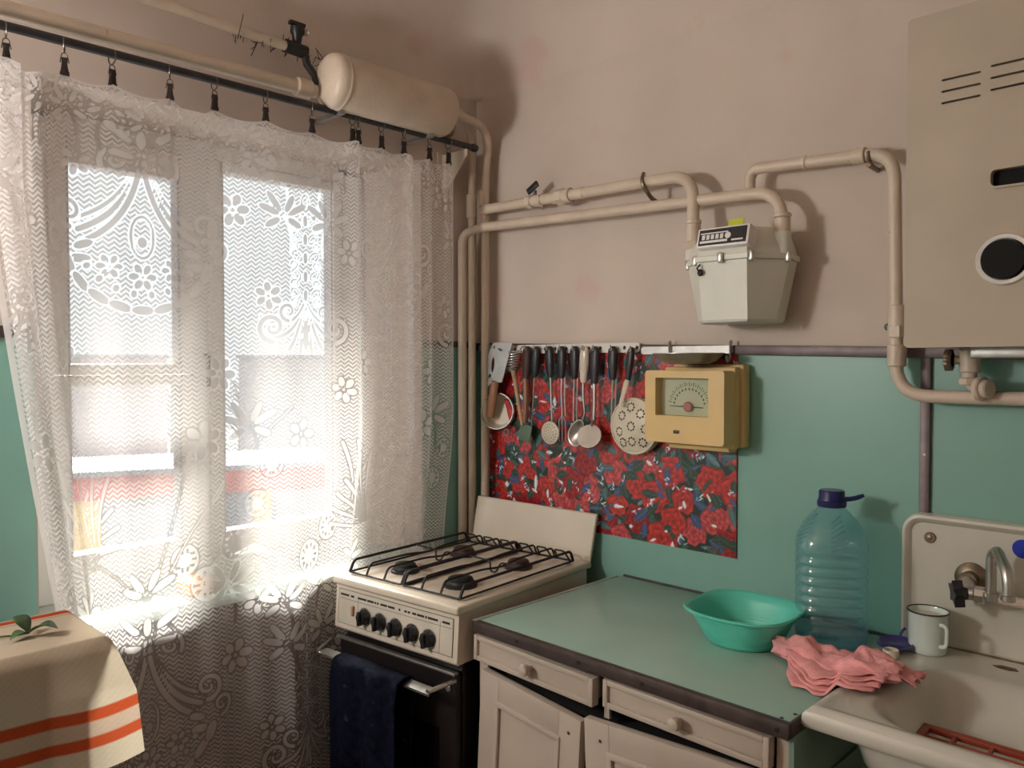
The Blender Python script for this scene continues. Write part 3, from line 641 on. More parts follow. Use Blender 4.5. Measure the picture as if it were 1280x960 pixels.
# front shell with a round and a slotted opening cut as real holes
def plate_with_holes(x0, x1, z0, z1, y0, y1, holes):
    bm = bmesh.new(); edges = []
    def loop(pts):
        vs_ = [bm.verts.new((x, y0, z)) for x, z in pts]; return [bm.edges.new((vs_[i], vs_[(i+1) % len(vs_)])) for i in range(len(vs_))]
    r_ = min(.009, (z1-z0)*.45); outer = []
    for cx, cz, a0 in ((x1-r_, z1-r_, 0), (x0+r_, z1-r_, 90), (x0+r_, z0+r_, 180), (x1-r_, z0+r_, 270)):
        for k in range(5): a = R(a0+22.5*k); outer.append((cx+r_*math.cos(a), cz+r_*math.sin(a)))
    edges += loop(outer)
    for hpts in holes: edges += loop(hpts)
    bmesh.ops.triangle_fill(bm, use_beauty=True, use_dissolve=False, edges=edges)
    ret = bmesh.ops.extrude_face_region(bm, geom=bm.faces[:])
    for e in ret['geom']:
        if isinstance(e, bmesh.types.BMVert): e.co.y = y1
    bm.verts.index_update(); mb = MB(); mb.add([v.co.copy() for v in bm.verts], [[v.index for v in f.verts] for f in bm.faces]); bm.free(); return mb
def slot(x0, x1, z, h_): return [(x0, z-h_), (x1, z-h_), (x1+h_, z), (x1, z+h_), (x0, z+h_), (x0-h_, z)]
def circ(cx, cz, r, n=32): return [(cx+r*math.cos(2*pi*k/n), cz+r*math.sin(2*pi*k/n)) for k in range(n)]
def rr4(x0, x1, z0, z1, r):
    pts = []
    for cx, cz, a0 in ((x1-r, z1-r, 0), (x0+r, z1-r, 90), (x0+r, z0+r, 180), (x1-r, z0+r, 270)):
        for k in range(5): a = R(a0+22.5*k); pts.append((cx+r*math.cos(a), cz+r*math.sin(a)))
    return pts
holes = []
for gx in (1.601, 1.687, 1.773, 1.859):
    for k in range(3): holes.append(slot(gx, gx+.066, 2.058-.0225*k+(0 if gx < 1.65 else .006), .0022))
VX, VZ = 1.714, 1.695
holes.append(circ(VX, VZ, .038)); holes.append(rr4(1.689, 1.775, 1.8345, 1.866, .009))
sh = plate_with_holes(1.535, 1.99, 1.53, 2.195, -.232, -.205, holes)
sh.build('front_cover', 'heater', wh, smooth=30)
v = MB(); v.lathe([(.037, -.002), (.040, .006), (.047, .007), (.050, .001), (.050, -.001)], 40, align((0, -1, 0), (VX, -.232, VZ)), closed=True); v.build('viewport_rim', 'white_enamel', wh)
MB().lathe([(.0, .02), (.036, .02), (.036, .0)], 32, align((0, -1, 0), (VX, -.226, VZ))).build('viewport_hole', 'void', wh)
MB().bb((1.726, -.2195, 1.68), (1.735, -.2085, 1.70)).build('burner_peep', 'white_plastic', wh)
MB().bb((1.56, -.2195, 1.80), (1.97, -.206, 2.11)).build('dark_backing', 'void', wh)  # black plate added behind slots and display so the openings read dark
v = MB(); v.lathe([(.0, 0), (0, 0)], 4) if 0 else None
ring_ = rr4(1.689, 1.775, 1.8345, 1.866, .009); ring2 = rr4(1.685, 1.779, 1.830, 1.8705, .013)
k = len(ring_); MB().add([(x, -.2322, z) for x, z in ring_]+[(x, -.2322, z) for x, z in ring2]+[(x, -.237, z) for x, z in ring_]+[(x, -.237, z) for x, z in ring2],
     [[i, (i+1) % k, 2*k+(i+1) % k, 2*k+i] for i in range(k)]+[[k+i, k+(i+1) % k, 3*k+(i+1) % k, 3*k+i] for i in range(k)]+[[2*k+i, 2*k+(i+1) % k, 3*k+(i+1) % k, 3*k+i] for i in range(k)]).build('display_rim', 'heater', wh)
MB().bb((1.64, -.17, 1.508), (1.95, -.03, 1.535), .004).build('bottom_tray', 'dull_steel', wh)
v = MB(); v.tube(fillet([(1.616, -.075, 1.53), (1.616, -.075, 1.455), (1.65, -.08, 1.44)], .03), .0145, 14); v.disc(.0205, .05, 14, Matrix.Translation((1.616, -.075, 1.478)), .003); v.disc(.022, .016, 8, Matrix.Translation((1.616, -.075, 1.452)), .002)
vi = v.build('inlet_pipe', 'cream_pipe', wh)
v = MB(); v.disc(.026, .014, 20, align((1, -.4, 0), (1.635, -.085, 1.445)), .003); v.disc(.02, .03, 14, align((1, -.4, 0), (1.632, -.084, 1.445)), .003); v.build('inlet_flange', 'cream_pipe', vi)
v = MB(); v.tube([(1.616, -.075, 1.505), (1.588, -.085, 1.505)], .009, 10); v.build('valve_stem', 'cream_pipe', vi)
v = MB()
for k in range(4):
    a = k*pi/4; v.box((1.58, -.09, 1.505), (.014, .04*abs(math.cos(a))+.010, .04*abs(math.sin(a))+.010), .004, Matrix.Rotation(a*.5, 4, 'X'))
v.build('valve_knob', 'tarnish', vi)

# ------------------------------------------------------------------ rose poster
def make_poster():
    x0, x1, z0, z1, st = .074, 1.038, .968, 1.541, .0026
    nx, nz = int((x1-x0)/st), int((z1-z0)/st); gx = np.linspace(x0, x1, nx); gz = np.linspace(z0, z1, nz)
    Xg, Zg = np.meshgrid(gx, gz, indexing='ij'); col = np.zeros((nx, nz, 3)); col[:] = (.014, .03, .022)
    rg = np.random.default_rng(11)
    def leafp(cx, cz, a, b_, ang, c_):
        ca, sa = math.cos(ang), math.sin(ang); p = (Xg-cx)*ca+(Zg-cz)*sa; q = -(Xg-cx)*sa+(Zg-cz)*ca
        m_ = (np.abs(q) < b_*(1-(p/a)**2)) & (np.abs(p) < a); col[m_] = c_
        m2 = m_ & (np.abs(q) < .0012); col[m2] = np.array(c_)*1.6+.02
    for k in range(520):
        cx, cz = rg.uniform(x0, x1), rg.uniform(z0, z1); r_ = rg.random()
        c_ = (.03, .085, .055) if r_ < .4 else ((.045, .09, .17) if r_ < .72 else ((.02, .05, .03) if r_ < .9 else (.10, .20, .24)))
        leafp(cx, cz, rg.uniform(.012, .034), rg.uniform(.006, .013), rg.uniform(0, pi), c_)
    def rose(cx, cz, r, base, ph):
        dx, dz = (Xg-cx), (Zg-cz); d = np.hypot(dx, dz); a = np.arctan2(dz, dx)
        edge = r*(1+.10*np.sin(5*a+ph)+.05*np.sin(9*a+2*ph)); m_ = d < edge; t_ = d/edge
        ring = t_*2.7-a/(2*pi)*1.0+ph; fr = ring-np.floor(ring)
        pet = .5+.5*np.cos(a*(3+np.floor(ring))+ph*2+np.floor(ring)*1.7)
        sh_ = .45+.62*fr; sh_ *= (.72+.38*pet); sh_ = np.where(t_ > .95, sh_*.5, sh_); sh_ = np.where(t_ < .16, .4, sh_)
        for ch in range(3): col[..., ch] = np.where(m_, np.clip(base[ch]*sh_, 0, 1), col[..., ch])
    pts = []
    tries = 0
    while len(pts) < 130 and tries < 9000:
        tries += 1; cx, cz = rg.uniform(x0, x1), rg.uniform(z0, z1)
        if all(math.hypot(cx-a, cz-b_) > .067 for a, b_ in pts): pts.append((cx, cz))
    for cx, cz in pts:
        u_ = rg.random(); base = (.62, .040, .032) if u_ < .5 else ((.66, .085, .09) if u_ < .8 else (.40, .014, .016))
        rose(cx, cz, rg.uniform(.036, .054), base, rg.uniform(0, 6))
    for k in range(330):
        cx, cz = rg.uniform(x0, x1), rg.uniform(z0, z1); r_ = rg.random()
        c_ = (.028, .055, .04) if r_ < .42 else ((.04, .075, .16) if r_ < .64 else ((.06, .13, .14) if r_ < .76 else (.62, .62, .66)))
        s_ = .45 if r_ >= .78 else 1
        leafp(cx, cz, rg.uniform(.010, .034)*s_, rg.uniform(.005, .015)*s_, rg.uniform(0, pi), c_)
    for k in range(70):
        cx, cz = rg.uniform(x0, x1), rg.uniform(z0, z1)
        for j in range(4): leafp(cx+rg.uniform(-.012, .012), cz+rg.uniform(-.012, .012), rg.uniform(.004, .010), .002, rg.uniform(0, pi), (.55, .58, .64) if j % 2 else (.2, .3, .4))
    mb = MB(); z_of = lambda x, z: z-(.012*(x-x0)/(x1-x0))*max(0, (z-z0)/(z1-z0))
    me = bpy.data.meshes.new('rose_poster'); idx = np.arange(nx*nz).reshape(nx, nz)
    V = np.stack([Xg-.556, -.0065-.0025*np.clip((Xg-.97)/.07, 0, 1)**2-Xg*0, Zg-.968-.012*(Xg-x0)/(x1-x0)*(Zg-z0)/(z1-z0)], -1).reshape(-1, 3)
    n0 = len(V); rim = np.concatenate([idx[:, 0], idx[-1, 1:], idx[::-1, -1][1:], idx[0, ::-1][1:-1]])
    Vb = V[rim].copy(); Vb[:, 1] += .0015; V = np.vstack([V, Vb]); k_ = len(rim); rb = np.arange(n0, n0+k_)
    faces = np.vstack([np.stack([idx[:-1, :-1], idx[1:, :-1], idx[1:, 1:], idx[:-1, 1:]], -1).reshape(-1, 4), np.stack([rim, np.roll(rim, -1), np.roll(rb, -1), rb], -1)])
    me.vertices.add(len(V)); me.vertices.foreach_set('co', V.astype(np.float32).ravel())
    me.loops.add(faces.size); me.loops.foreach_set('vertex_index', faces.astype(np.int32).ravel())
    me.polygons.add(len(faces)); me.polygons.foreach_set('loop_start', np.arange(0, faces.size, 4, dtype=np.int32)); me.update(calc_edges=True)
    full = np.vstack([np.clip(col, 0, 1).reshape(-1, 3), np.clip(col, 0, 1).reshape(-1, 3)[rim]]); rgba = np.hstack([full, np.ones((len(full), 1))])
    a = me.color_attributes.new('print', 'FLOAT_COLOR', 'POINT'); a.data.foreach_set('color', rgba.astype(np.float32).ravel())
    me.materials.append(M['poster']); o = bpy.data.objects.new('rose_poster', me); C.objects.link(o); o.location = (.556, 0, .968)
    tag(o, 'glossy red rose poster on the teal wall behind the utensils', 'poster')
make_poster()

# ------------------------------------------------------------------ rail and utensils
rail = thing('utensil_rail', 'white perforated hook rail on the wall strip holding the utensils', 'rail', (.43, -.014, 1.53))
def rz(x): return trimz(x)-.003
rh = []
for k in range(12):
    x = .21+.046*k; rh.append(circ(x, 1.549-.022*(x-.16), .006, 10))
def strip(x0, x1, hs, h_=.0145):
    return plate_with_holes(x0, x1, trimz((x0+x1)/2)-h_-.002, trimz((x0+x1)/2)+h_-.002, -.019, -.0155, hs)
strip(.175, .725, [[(x, z-(1.549-.022*(sum(p[0] for p in hh)/len(hh)-.16))+trimz(.45)-.002) for x, z in hh] for hh in rh]).build('perforated_plate', 'white_enamel', rail, smooth=0)
strip(.03, .17, [], .011).build('rail_strip', 'alu', rail, smooth=0); strip(.73, 1.03, [], .011).build('rail_strip', 'alu', rail, smooth=0)
UY = -.032
def hookpart(root, x, z, y=UY):
    MB().tube(fillet([(x, -.016, z+.006), (x, y-.012, z+.004), (x, y-.012, z+.014)], .006, 4), .002, 6).build('hook_loop', 'dull_steel', root)
def handle(root, x, z0, z1, w_, mat_, tilt=0, y=UY, th=.011, name='handle'):
    n = 12; pts = []; rs = []
    for k in range(n+1):
        t_ = k/n; z = z0+(z1-z0)*t_; pts.append((x+tilt*t_, y, z)); rs.append(w_/2*(.80+.35*math.sin(pi*min(1, t_*1.05+.1))) if 0 < k < n else w_/2*.55)
    o = MB().tube(pts, rs, 12, flat=.62).build(name, mat_, root)
    MB().torus(.0042, .0016, 12, 6, align((0, -1, 0), (x, y-w_*.36, z0-.008))).build('eyelet', 'dull_steel', root)
    return o
def shaft(root, pts, r, mat_='dull_steel', flat=None, name='shaft'):
    return MB().tube(pts, r, 8, flat=flat).build(name, mat_, root)
ZT = 1.553
def px(u): return float(np.interp(u, [597, 672, 705, 720, 740, 757, 790, 826], [.02, .326, .441, .491, .553, .608, .706, .808]))
# cabbage shredder knife with slots, wooden handle down
g = thing('vegetable_shredder', 'grey slotted metal shredder with a wooden handle hanging leftmost on the rail', 'kitchen tool', (.09, UY, 1.27))
def xz(u, v, y=-.05):
    d = Fv+Rv*((u-640)/1000)+Uv*((480-v)/1000); t_ = (y+1.97)/d.y; return (2.114+d.x*t_, 1.5+d.z*t_)
outl = [xz(*p) for p in ((617, 428), (640, 429), (636, 445), (627, 478), (615, 479), (607, 485), (602, 490), (603, 470), (611, 440))]
def hol(u, v, a, b_, ang): x, z = xz(u, v); return [(x+a*math.cos(t_)*math.cos(ang)-b_*math.sin(t_)*math.sin(ang), z+a*math.cos(t_)*math.sin(ang)+b_*math.sin(t_)*math.cos(ang)) for t_ in [2*pi*k/14 for k in range(14)]]
def flat_plate(outer, hs, y0, y1):
    bm = bmesh.new(); ed = []
    for lp in [outer]+hs:
        vs_ = [bm.verts.new((x, y0, z)) for x, z in lp]; ed += [bm.edges.new((vs_[i], vs_[(i+1) % len(vs_)])) for i in range(len(vs_))]
    bmesh.ops.triangle_fill(bm, use_beauty=True, use_dissolve=False, edges=ed); ret = bmesh.ops.extrude_face_region(bm, geom=bm.faces[:])
    for e in ret['geom']:
        if isinstance(e, bmesh.types.BMVert): e.co.y = y1
    bm.verts.index_update(); mb = MB(); mb.add([v.co.copy() for v in bm.verts], [[v.index for v in f.verts] for f in bm.faces]); bm.free(); return mb
flat_plate(outl, [hol(616, 456, .026, .007, 1.45), hol(612, 470, .008, .006, .8), hol(625, 437, .011, .004, -.3), hol(618, 434, .005, .005, 0)], -.05, -.046).build('blade', 'alu', g, smooth=0)
a, b_ = xz(620, 477), xz(613, 521)
MB().tube([(a[0], -.052, a[1]), ((a[0]+b_[0])/2, -.054, (a[1]+b_[1])/2), (b_[0], -.052, b_[1])], [.016, .018, .014], 12, flat=.7).build('wooden_handle', 'wood', g)
hookpart(g, .07, ZT)
# small enamelled dipper
g = thing('dipper', 'small round dipper with a pale enamel inside hanging behind the slotted shredder', 'ladle', (.13, UY, 1.26))
cx, cz = xz(621, 515, -.035)
MB().lathe([(0, .002), (.045, .002), (.056, .012), (.060, .034), (.0625, .034), (.0625, .030), (.058, .006), (.046, -.002), (0, -.002)], 30, align((.35, -1, .12), (cx, -.012, cz))).build('bowl', 'colander', g)
MB().torus(.0615, .0022, 30, 6, align((.35, -1, .12), (cx+.012, -.046, cz+.004))).build('rim', 'dull_steel', g)
MB().tube([(cx-.012, -.045, cz+.05), (cx-.02, -.03, cz+.14), (cx-.01, -.026, 1.55)], [.007, .006, .007], 8, flat=.5).build('handle', 'dull_steel', g)
MB().torus(.011, .0025, 14, 6, align((0, -1, 0), (xz(628, 538)[0], -.03, xz(628, 541)[1]))).build('pour_lip', 'dull_steel', g)
# spring whisk with long thin wooden handle
g = thing('spring_whisk', 'coil wire whisk with a thin wooden handle pointing down', 'whisk', (.21, UY, 1.27))
p = []
for k in range(150):
    t_ = k/149; a_ = 2*pi*8*t_; r_ = .030-.010*t_; c_ = xz(648-4*t_, 438+26*t_, UY); p.append((c_[0]+r_*math.cos(a_), UY-.016+.010*math.sin(a_), c_[1]))
MB().tube(p, .0016, 5).build('wire_coil', 'steel', g)
a, b_ = xz(645, 464, UY), xz(655, 531, UY)
MB().tube([(a[0], UY-.012, a[1]), (b_[0], UY-.008, b_[1])], [.0085, .006], 10).build('wooden_handle', 'pale_wood', g)
a = xz(654, 437, UY); MB().torus(.010, .0025, 14, 6, align((.2, -1, 0), (a[0], UY, a[1]))).build('hanging_ring', 'tarnish', g)
def hx(u, v, y=UY): x, z = xz(u, v, y); return (x, y, z)
def utensil(name, label, cat, u, v1, mat_, sh_uv, w_=.030, tilt_u=0, shmat='dull_steel', sr=.0028, double=False):
    x0, z0 = xz(u, 432, UY); x1, z1 = xz(u+tilt_u, v1, UY)
    g_ = thing(name, label, cat, (x0, UY, z1)); handle(g_, x0, z0-.002, z1, w_, mat_, x1-x0); hookpart(g_, x0, z0-.012)
    pts = [(x1, UY, z1+.005)]+[hx(a_, b__) for a_, b__ in sh_uv]
    shaft(g_, pts, sr, shmat)
    if double: shaft(g_, [(q[0]+.010, q[1]+.004, q[2]) for q in pts], sr*.8, shmat)
    return g_
# slim dark handle with green spatula tip
g = utensil('spatula', 'thin green-tipped spatula on the dark handle nearest the whisk', 'spatula', 670, 472, 'black', [(666, 510), (663, 552)], .031, -2, 'tarnish', .0022)
a = xz(657, 541, UY); MB().box((a[0], UY-.002, a[1]), (.052, .004, .058), .0018, Matrix.Rotation(.25, 4, 'Y')).build('blade', mat('spatula_green', (.10, .16, .11), .35), g)
# dark wooden paddle between whisk and spatula
g = utensil('wooden_paddle', 'dark narrow wooden paddle hanging beside the wire whisk', 'paddle', 659, 475, mat('dark_wood', (.045, .022, .016), .6), [(658, 500), (656, 528)], .031, -2, 'wood', .010)
# skimmer
g = utensil('skimmer', 'perforated pale skimmer hanging from a black handle', 'skimmer', 686, 472, 'black', [(689, 500), (690, 526)], .031, 2)
cx, cz = xz(688, 541, UY)
hs = []
for rr_, nn in ((.010, 6), (.019, 12), (.028, 16)):
    for k in range(nn): a_ = 2*pi*k/nn+rr_*40; hs.append(circ(cx+rr_*math.cos(a_), cz+rr_*math.sin(a_), .0022, 6))
hs.append(circ(cx, cz, .0022, 6))
sk = flat_plate(circ(cx, cz, .0375, 30), hs, UY-.006, UY-.0045); sk.v = [Vector((q.x, q.y-.006+.010*((q.x-cx)**2+(q.z-cz)**2)/.0375**2, q.z)) for q in sk.v]
sk.build('disc', 'colander', g, smooth=30)
# fork
g = utensil('serving_fork', 'black handled long serving fork between skimmer and spoons', 'fork', 702, 473, 'black', [(702, 500), (703, 520)], .031, 0, double=True)
m_ = MB()
for du in (-4, 0, 4): m_.tube([hx(703, 519), hx(703+du, 526), hx(703+du, 552)], [.003, .0025, .0012], 6)
m_.build('tines', 'dull_steel', g)
# turner / knife
g = utensil('slotted_turner', 'black handled turner hanging left of the cream handled spoon', 'turner', 718, 474, 'black', [(717, 500), (717, 527)], .031, 0, double=True)
cx, cz = xz(717, 541, UY); flat_plate([(cx-.018, cz+.03), (cx+.018, cz+.03), (cx+.024, cz-.03), (cx-.024, cz-.03)], [slot(cx-.008, cx+.008, cz+k*.014, .003) for k in (-1, 0, 1)], UY+.008, UY+.010).build('blade', 'dull_steel', g, smooth=0)
# serving spoon with cream handle
g = utensil('serving_spoon', 'steel serving spoon with a cream handle', 'spoon', 731, 478, 'cream_enamel', [(729, 495), (731, 516), (728, 526)], .031, -2, 'dull_steel', .004)
cx, cz = xz(720, 541, UY-.02)
sp = MB()
nr, na = 10, 28; G = []
for i in range(nr+1):
    r_ = i/nr; row = []
    for k in range(na+1):
        a_ = 2*pi*k/na; q = Vector((r_*.030*math.cos(a_)*(1-.18*math.sin(a_)), .018*(1-r_*r_), r_*.045*math.sin(a_))); q = Matrix.Rotation(.45, 4, 'Y') @ q; row.append((cx+q.x, UY-.018+q.y, cz+q.z))
    G.append(row)
sp.grid(G).build('bowl', 'steel', g, smooth=60, solid=.0018)
# ladle with dark purple handle
g = utensil('soup_ladle', 'steel soup ladle with a dark handle and wide bright shaft', 'ladle', 744, 480, mat('dark_violet_plastic', (.022, .016, .025), .4), [(743, 505), (742, 530)], .031, -1, 'steel', .006)
cx, cz = xz(739, 545, UY-.02)
MB().lathe([(.038*math.sin(pi/2*k/10), -.040*math.cos(pi/2*k/10)) for k in range(11)], 30, align((.28, -.85, .45), (cx, UY-.030, cz))).build('bowl', 'steel', g, solid=.0018)
MB().tube([hx(742, 527), (cx, UY-.012, cz+.04), (cx-.003, UY-.02, cz+.03)], .007, 8, flat=.5).build('bowl_neck', 'steel', g)
# black handled pair right of the ladle
g = utensil('potato_masher', 'black handled masher with twin wires behind the colander edge', 'masher', 766, 475, 'black', [(765, 500), (764, 535)], .031, 0, double=True)
MB().box((xz(766, 538)[0], -.018, xz(766, 540)[1]), (.06, .006, .012), .003).build('mash_plate', 'dull_steel', g)
# colander skimmer
g = thing('colander', 'cream enamel colander with flower shaped holes and a black handle', 'colander', (.70, UY, 1.22))
cx, cz = xz(789, 533, -.05); CR = .083
hs = []
for fx, fz in ((0, .0), (-.036, .030), (.030, .038), (-.046, -.018), (.0, -.045), (.047, -.006), (-.006, .056), (.037, -.046), (-.034, -.050)):
    for k in range(8): a_ = 2*pi*k/8; hs.append(circ(cx+fx+.0118*math.cos(a_), cz+fz+.0118*math.sin(a_), .0034, 7))
sk = flat_plate(circ(cx, cz, CR-.004, 48), hs, 0, .004)
sk.v = [Vector((q.x, q.y-.052+.016*((q.x-cx)**2+(q.z-cz)**2)/CR**2, q.z)) for q in sk.v]
sk.build('perforated_bowl', 'colander', g, smooth=35)
MB().lathe([(CR-.006, -.004), (CR-.004, .004), (CR, .004), (CR+.002, 0), (CR, -.024), (CR-.004, -.026)], 48, align((0, -1, 0), (cx, -.036, cz)), closed=True).build('rim', 'colander', g)
x0, z0 = xz(791, 433, UY); x1, z1 = xz(786, 477, UY)
handle(g, x0, z0-.002, z1, .024, 'black', x1-x0, UY-.006); hookpart(g, x0, z0-.012)
a = xz(783, 480, UY-.01); b_ = xz(778, 508, UY-.01)
MB().tube([(x1, UY-.006, z1+.01), (a[0], UY-.012, a[1]), (b_[0]+.004, -.06, b_[1])], [.007, .010, .006], 8, flat=.45).build('neck', 'colander', g)

# ------------------------------------------------------------------ wall scale
sc = thing('kitchen_scale', 'yellow plastic wall kitchen scale with a round dial window', 'kitchen scale', (.955, -.06, 1.28))
MB().bb((.858, -.045, 1.274), (1.075, -.006, 1.495), .006).build('back_plate', 'yellow', sc)
MB().bb((.85, -.075, 1.272), (1.068, -.045, 1.488), .006).build('middle_case', 'yellow', sc)
fr = plate_with_holes(.822, 1.066, 1.283, 1.478, -.128, -.075, [[(.856, 1.356), (1.020, 1.356), (1.020, 1.458), (.856, 1.458)]]); fr.build('front_case', 'yellow', sc, smooth=25)
MB().bb((.845, -.094, 1.345), (1.03, -.090, 1.47)).build('dial_face', 'dial', sc, smooth=0)
DX, DZ = .942, 1.380
v = MB()
for k in range(25):
    a_ = R(12+156*k/24); r0, r1 = (.058, .064) if k % 2 else (.056, .067)
    v.tube([(DX+r0*math.cos(a_), -.0945, DZ+r0*math.sin(a_)), (DX+r1*math.cos(a_), -.0945, DZ+r1*math.sin(a_))], .0009, 4)
for k in range(13):
    a_ = R(12+156*k/12); v.box((DX+.048*math.cos(a_), -.0945, DZ+.048*math.sin(a_)), (.004, .0008, .006))
v.build('dial_marks', 'ink', sc, smooth=0)
v = MB(); v.tube([(DX-.058, -.100, DZ+.001), (DX, -.1005, DZ), (DX+.046, -.100, DZ-.001)], [.0009, .0022, .0012], 6); v.build('needle', 'ink', sc)
MB().disc(.014, .010, 20, align((0, -1, 0), (DX, -.095, DZ)), .003).build('needle_hub', 'red_brown', sc)
MB().bb((.857, -.113, 1.357), (1.019, -.111, 1.457)).build('dial_window', 'dial_glass', sc, smooth=0)
MB().box((.924, -.129, 1.313), (.018, .003, .009), .001).build('badge', 'black', sc)
v = MB(); v.disc(.004, .004, 10, align((0, 0, 1), (.955, -.06, 1.488)), .001); v.box((.943, -.06, 1.491), (.02, .006, .004), .001); v.build('pan_catch', 'tarnish', sc)
v = MB(); v.bb((.862, -.073, 1.262), (1.05, -.03, 1.276), .004); v.build('bottom_lip', 'yellow', sc)
sp = thing('scale_pan', 'shallow grey metal pan lying on top of the yellow scale', 'pan', (.95, -.075, 1.50))
MB().lathe([(0, 0), (.055, 0), (.075, .008), (.092, .026), (.096, .027), (.096, .029), (.090, .028), (.073, .011), (.054, .003), (0, .003)], 40, Matrix.Translation((.945, -.104, 1.496))).build('dish', 'dull_steel', sp)
for u, lab in ((838, 'flat steel hook above the left half of the yellow scale'), (914, 'flat steel hook at the right end of the rail')):
    x, z = xz(u, 436, -.022); g = thing('rail_hook', lab, 'hook', (x, -.02, z), 'hooks at the right end of the rail')
    MB().tube(fillet([(x, -.019, z+.018), (x, -.026, z+.018), (x, -.026, z-.028), (x, -.045, z-.034), (x, -.045, z-.018)], .008, 4), .006, 8, flat=.4).build('hook', 'steel', g)

# ------------------------------------------------------------------ stove
ST = thing('gas_stove', 'cream gas stove with black oven door and wire grates left of the counter', 'stove', (.148, -.693, 0), rz=R(5.56))
def sb(m_, name, mt, par=None, smooth=40): return m_.build(name, mt, par or ST, smooth=smooth, local=True)
SW = .478
sb(MB().bb((.012, .03, .06), (SW-.012, .60, .74), .004), 'body', 'oven')
sb(MB().bb((.03, .05, 0), (SW-.03, .58, .06)), 'plinth', 'void')
# control panel: slightly sloped, rounded
pn = MB(); prof = [(.0, .738), (-.004, .744), (.004, .862), (.012, .868), (.58, .868), (.58, .738)]
pn.add([(0, y, z) for y, z in prof]+[(SW, y, z) for y, z in prof], [[0, 1, 2, 3, 4, 5], [6, 7, 8, 9, 10, 11]]+[[i, (i+1) % 6, 6+(i+1) % 6, 6+i] for i in range(6)])
cp = sb(pn, 'control_panel', 'cream_enamel', smooth=0)
def fy(z): return -.004+.008*(z-.744)/.118
def fp(m_, x0, x1, z0, z1, d=.002, bev=0):
    m_.add([(x, fy(z)+o_, z) for o_ in (0, -d) for x, z in ((x0, z0), (x1, z0), (x1, z1), (x0, z1))], [[4, 5, 6, 7], [0, 1, 5, 4], [1, 2, 6, 5], [2, 3, 7, 6], [3, 0, 4, 7]]); return m_
fa = sb(fp(MB(), .014, SW-.016, .757, .853), 'face_plate', mat('panel_face', (.56, .51, .43), .35), cp, 0)
v = MB()
for lo in ((.014, SW-.016, .852, .8532), (.014, SW-.016, .757, .7582), (.014, .0152, .757, .853), (SW-.0172, SW-.016, .757, .853), (.02, SW-.02, .827, .8282), (.098, .0992, .757, .838), (SW-.062, SW-.0608, .757, .838)): fp(v, *lo, d=.0024)
sb(v, 'panel_line', 'ink', cp, 0)
v = MB(); rr = random.Random(5); x = .022
while x < SW-.03:
    w_ = rr.choice((.006, .009, .014, .026, .036)); fp(v, x, min(x+w_, SW-.022), .836, .8415, .0026); x += w_+rr.choice((.004, .008, .016))
stuff(sb(v, 'printed_symbols', 'black', cp, 0))
v = MB(); v.box((.079, fy(.802)-.005, .80), (.010, .010, .028), .003); sb(v, 'ignition_switch', 'pale_wood', cp)
for k in range(5):
    x, z = .130+.0625*k, .793-.0015*k; y = fy(z)-.002; kb = MB()
    kb.lathe([(.023, 0), (.023, .003), (.0205, .004), (.0205, .016), (.018, .020), (0, .020)], 8, align((0, -1, 0), (x, y, z))); kb.box((x, y-.021, z), (.010, .016, .040), .003)
    ko = sb(kb, 'control_knob', 'black', cp)
    ring = MB(); ring.torus(.0245, .0012, 20, 5, align((0, -1, 0), (x, y-.001, z))); sb(ring, 'knob_ring', 'dull_steel', ko)
sb(MB().bb((-.006, -.008, .866), (SW+.006, .60, .888), .006, 3), 'cooktop', 'cream_enamel')
sb(MB().bb((.030, .035, .8875), (SW-.035, .545, .8892), .0008), 'cooktop_tray', mat('tray_enamel', (.66, .57, .47), .3, spots=(12, .60, (.36, .24, .17))), None, 0)
burn = [(.127, .405), (.362, .390), (.130, .150), (.358, .140)]
for k, (x, y) in enumerate(burn):
    r_ = (.036, .036, .036, .040)[k]; b2_ = MB()
    b2_.lathe([(r_+.006, 0), (r_+.006, .006), (r_, .008), (r_, .013), (r_*.9, .018), (0, .019)], 26, Matrix.Translation((x, y, .889)))
    bo = sb(b2_, 'burner', 'rust' if k < 2 else 'iron')
    cpz = MB(); cpz.lathe([(r_*.86, 0), (r_*.86, .004), (r_*.74, .007), (0, .007)], 26, Matrix.Translation((x, y, .9075))); sb(cpz, 'burner_cap', 'rust' if k < 2 else 'iron', bo)
# wire grate: two halves, bars bent over the frame
def zbar(y): return .928
for gi, (xa, xb) in enumerate(((.020, .236), (.244, .452))):
    gm_ = MB(); wr = .0032; zf, zt = .894, .926
    gm_.tube(fillet([(xa, .035, zf), (xb, .035, zf), (xb, .545, zf), (xa, .545, zf)], .01, 3)+[Vector((xa, .035, zf))], wr, 8)
    for t_ in (.0, .33, .67, 1.0):
        x = xa+(xb-xa)*t_; dip = .010 if 0 < t_ < 1 else 0
        gm_.tube(fillet([(x, .035, zf), (x, .052, zt), (x, .20, zt), (x, .28, zt-dip), (x, .36, zt), (x, .530, zt), (x, .545, zf)], [.012, .03, .03, .03, .012, .01], 3), wr*(1.35 if t_ in (0., 1.) else 1), 8)
    gm_.tube(fillet([(xa, .30, zt), ((xa+xb)/2-.02, .30, zt-.004), ((xa+xb)/2-.01, .29, .895), ((xa+xb)/2+.01, .29, .895), ((xa+xb)/2+.02, .30, zt-.004), (xb, .30, zt)], .008, 3), wr*.9, 8)
    for t_ in (.16, .5, .83):
        x = xa+(xb-xa)*t_; gm_.tube(fillet([(x-.022, .545, zf), (x-.018, .52, zt), (x+.018, .52, zt), (x+.022, .545, zf)], .008, 3), wr*.9, 6)
    sb(gm_, 'grate', 'iron')
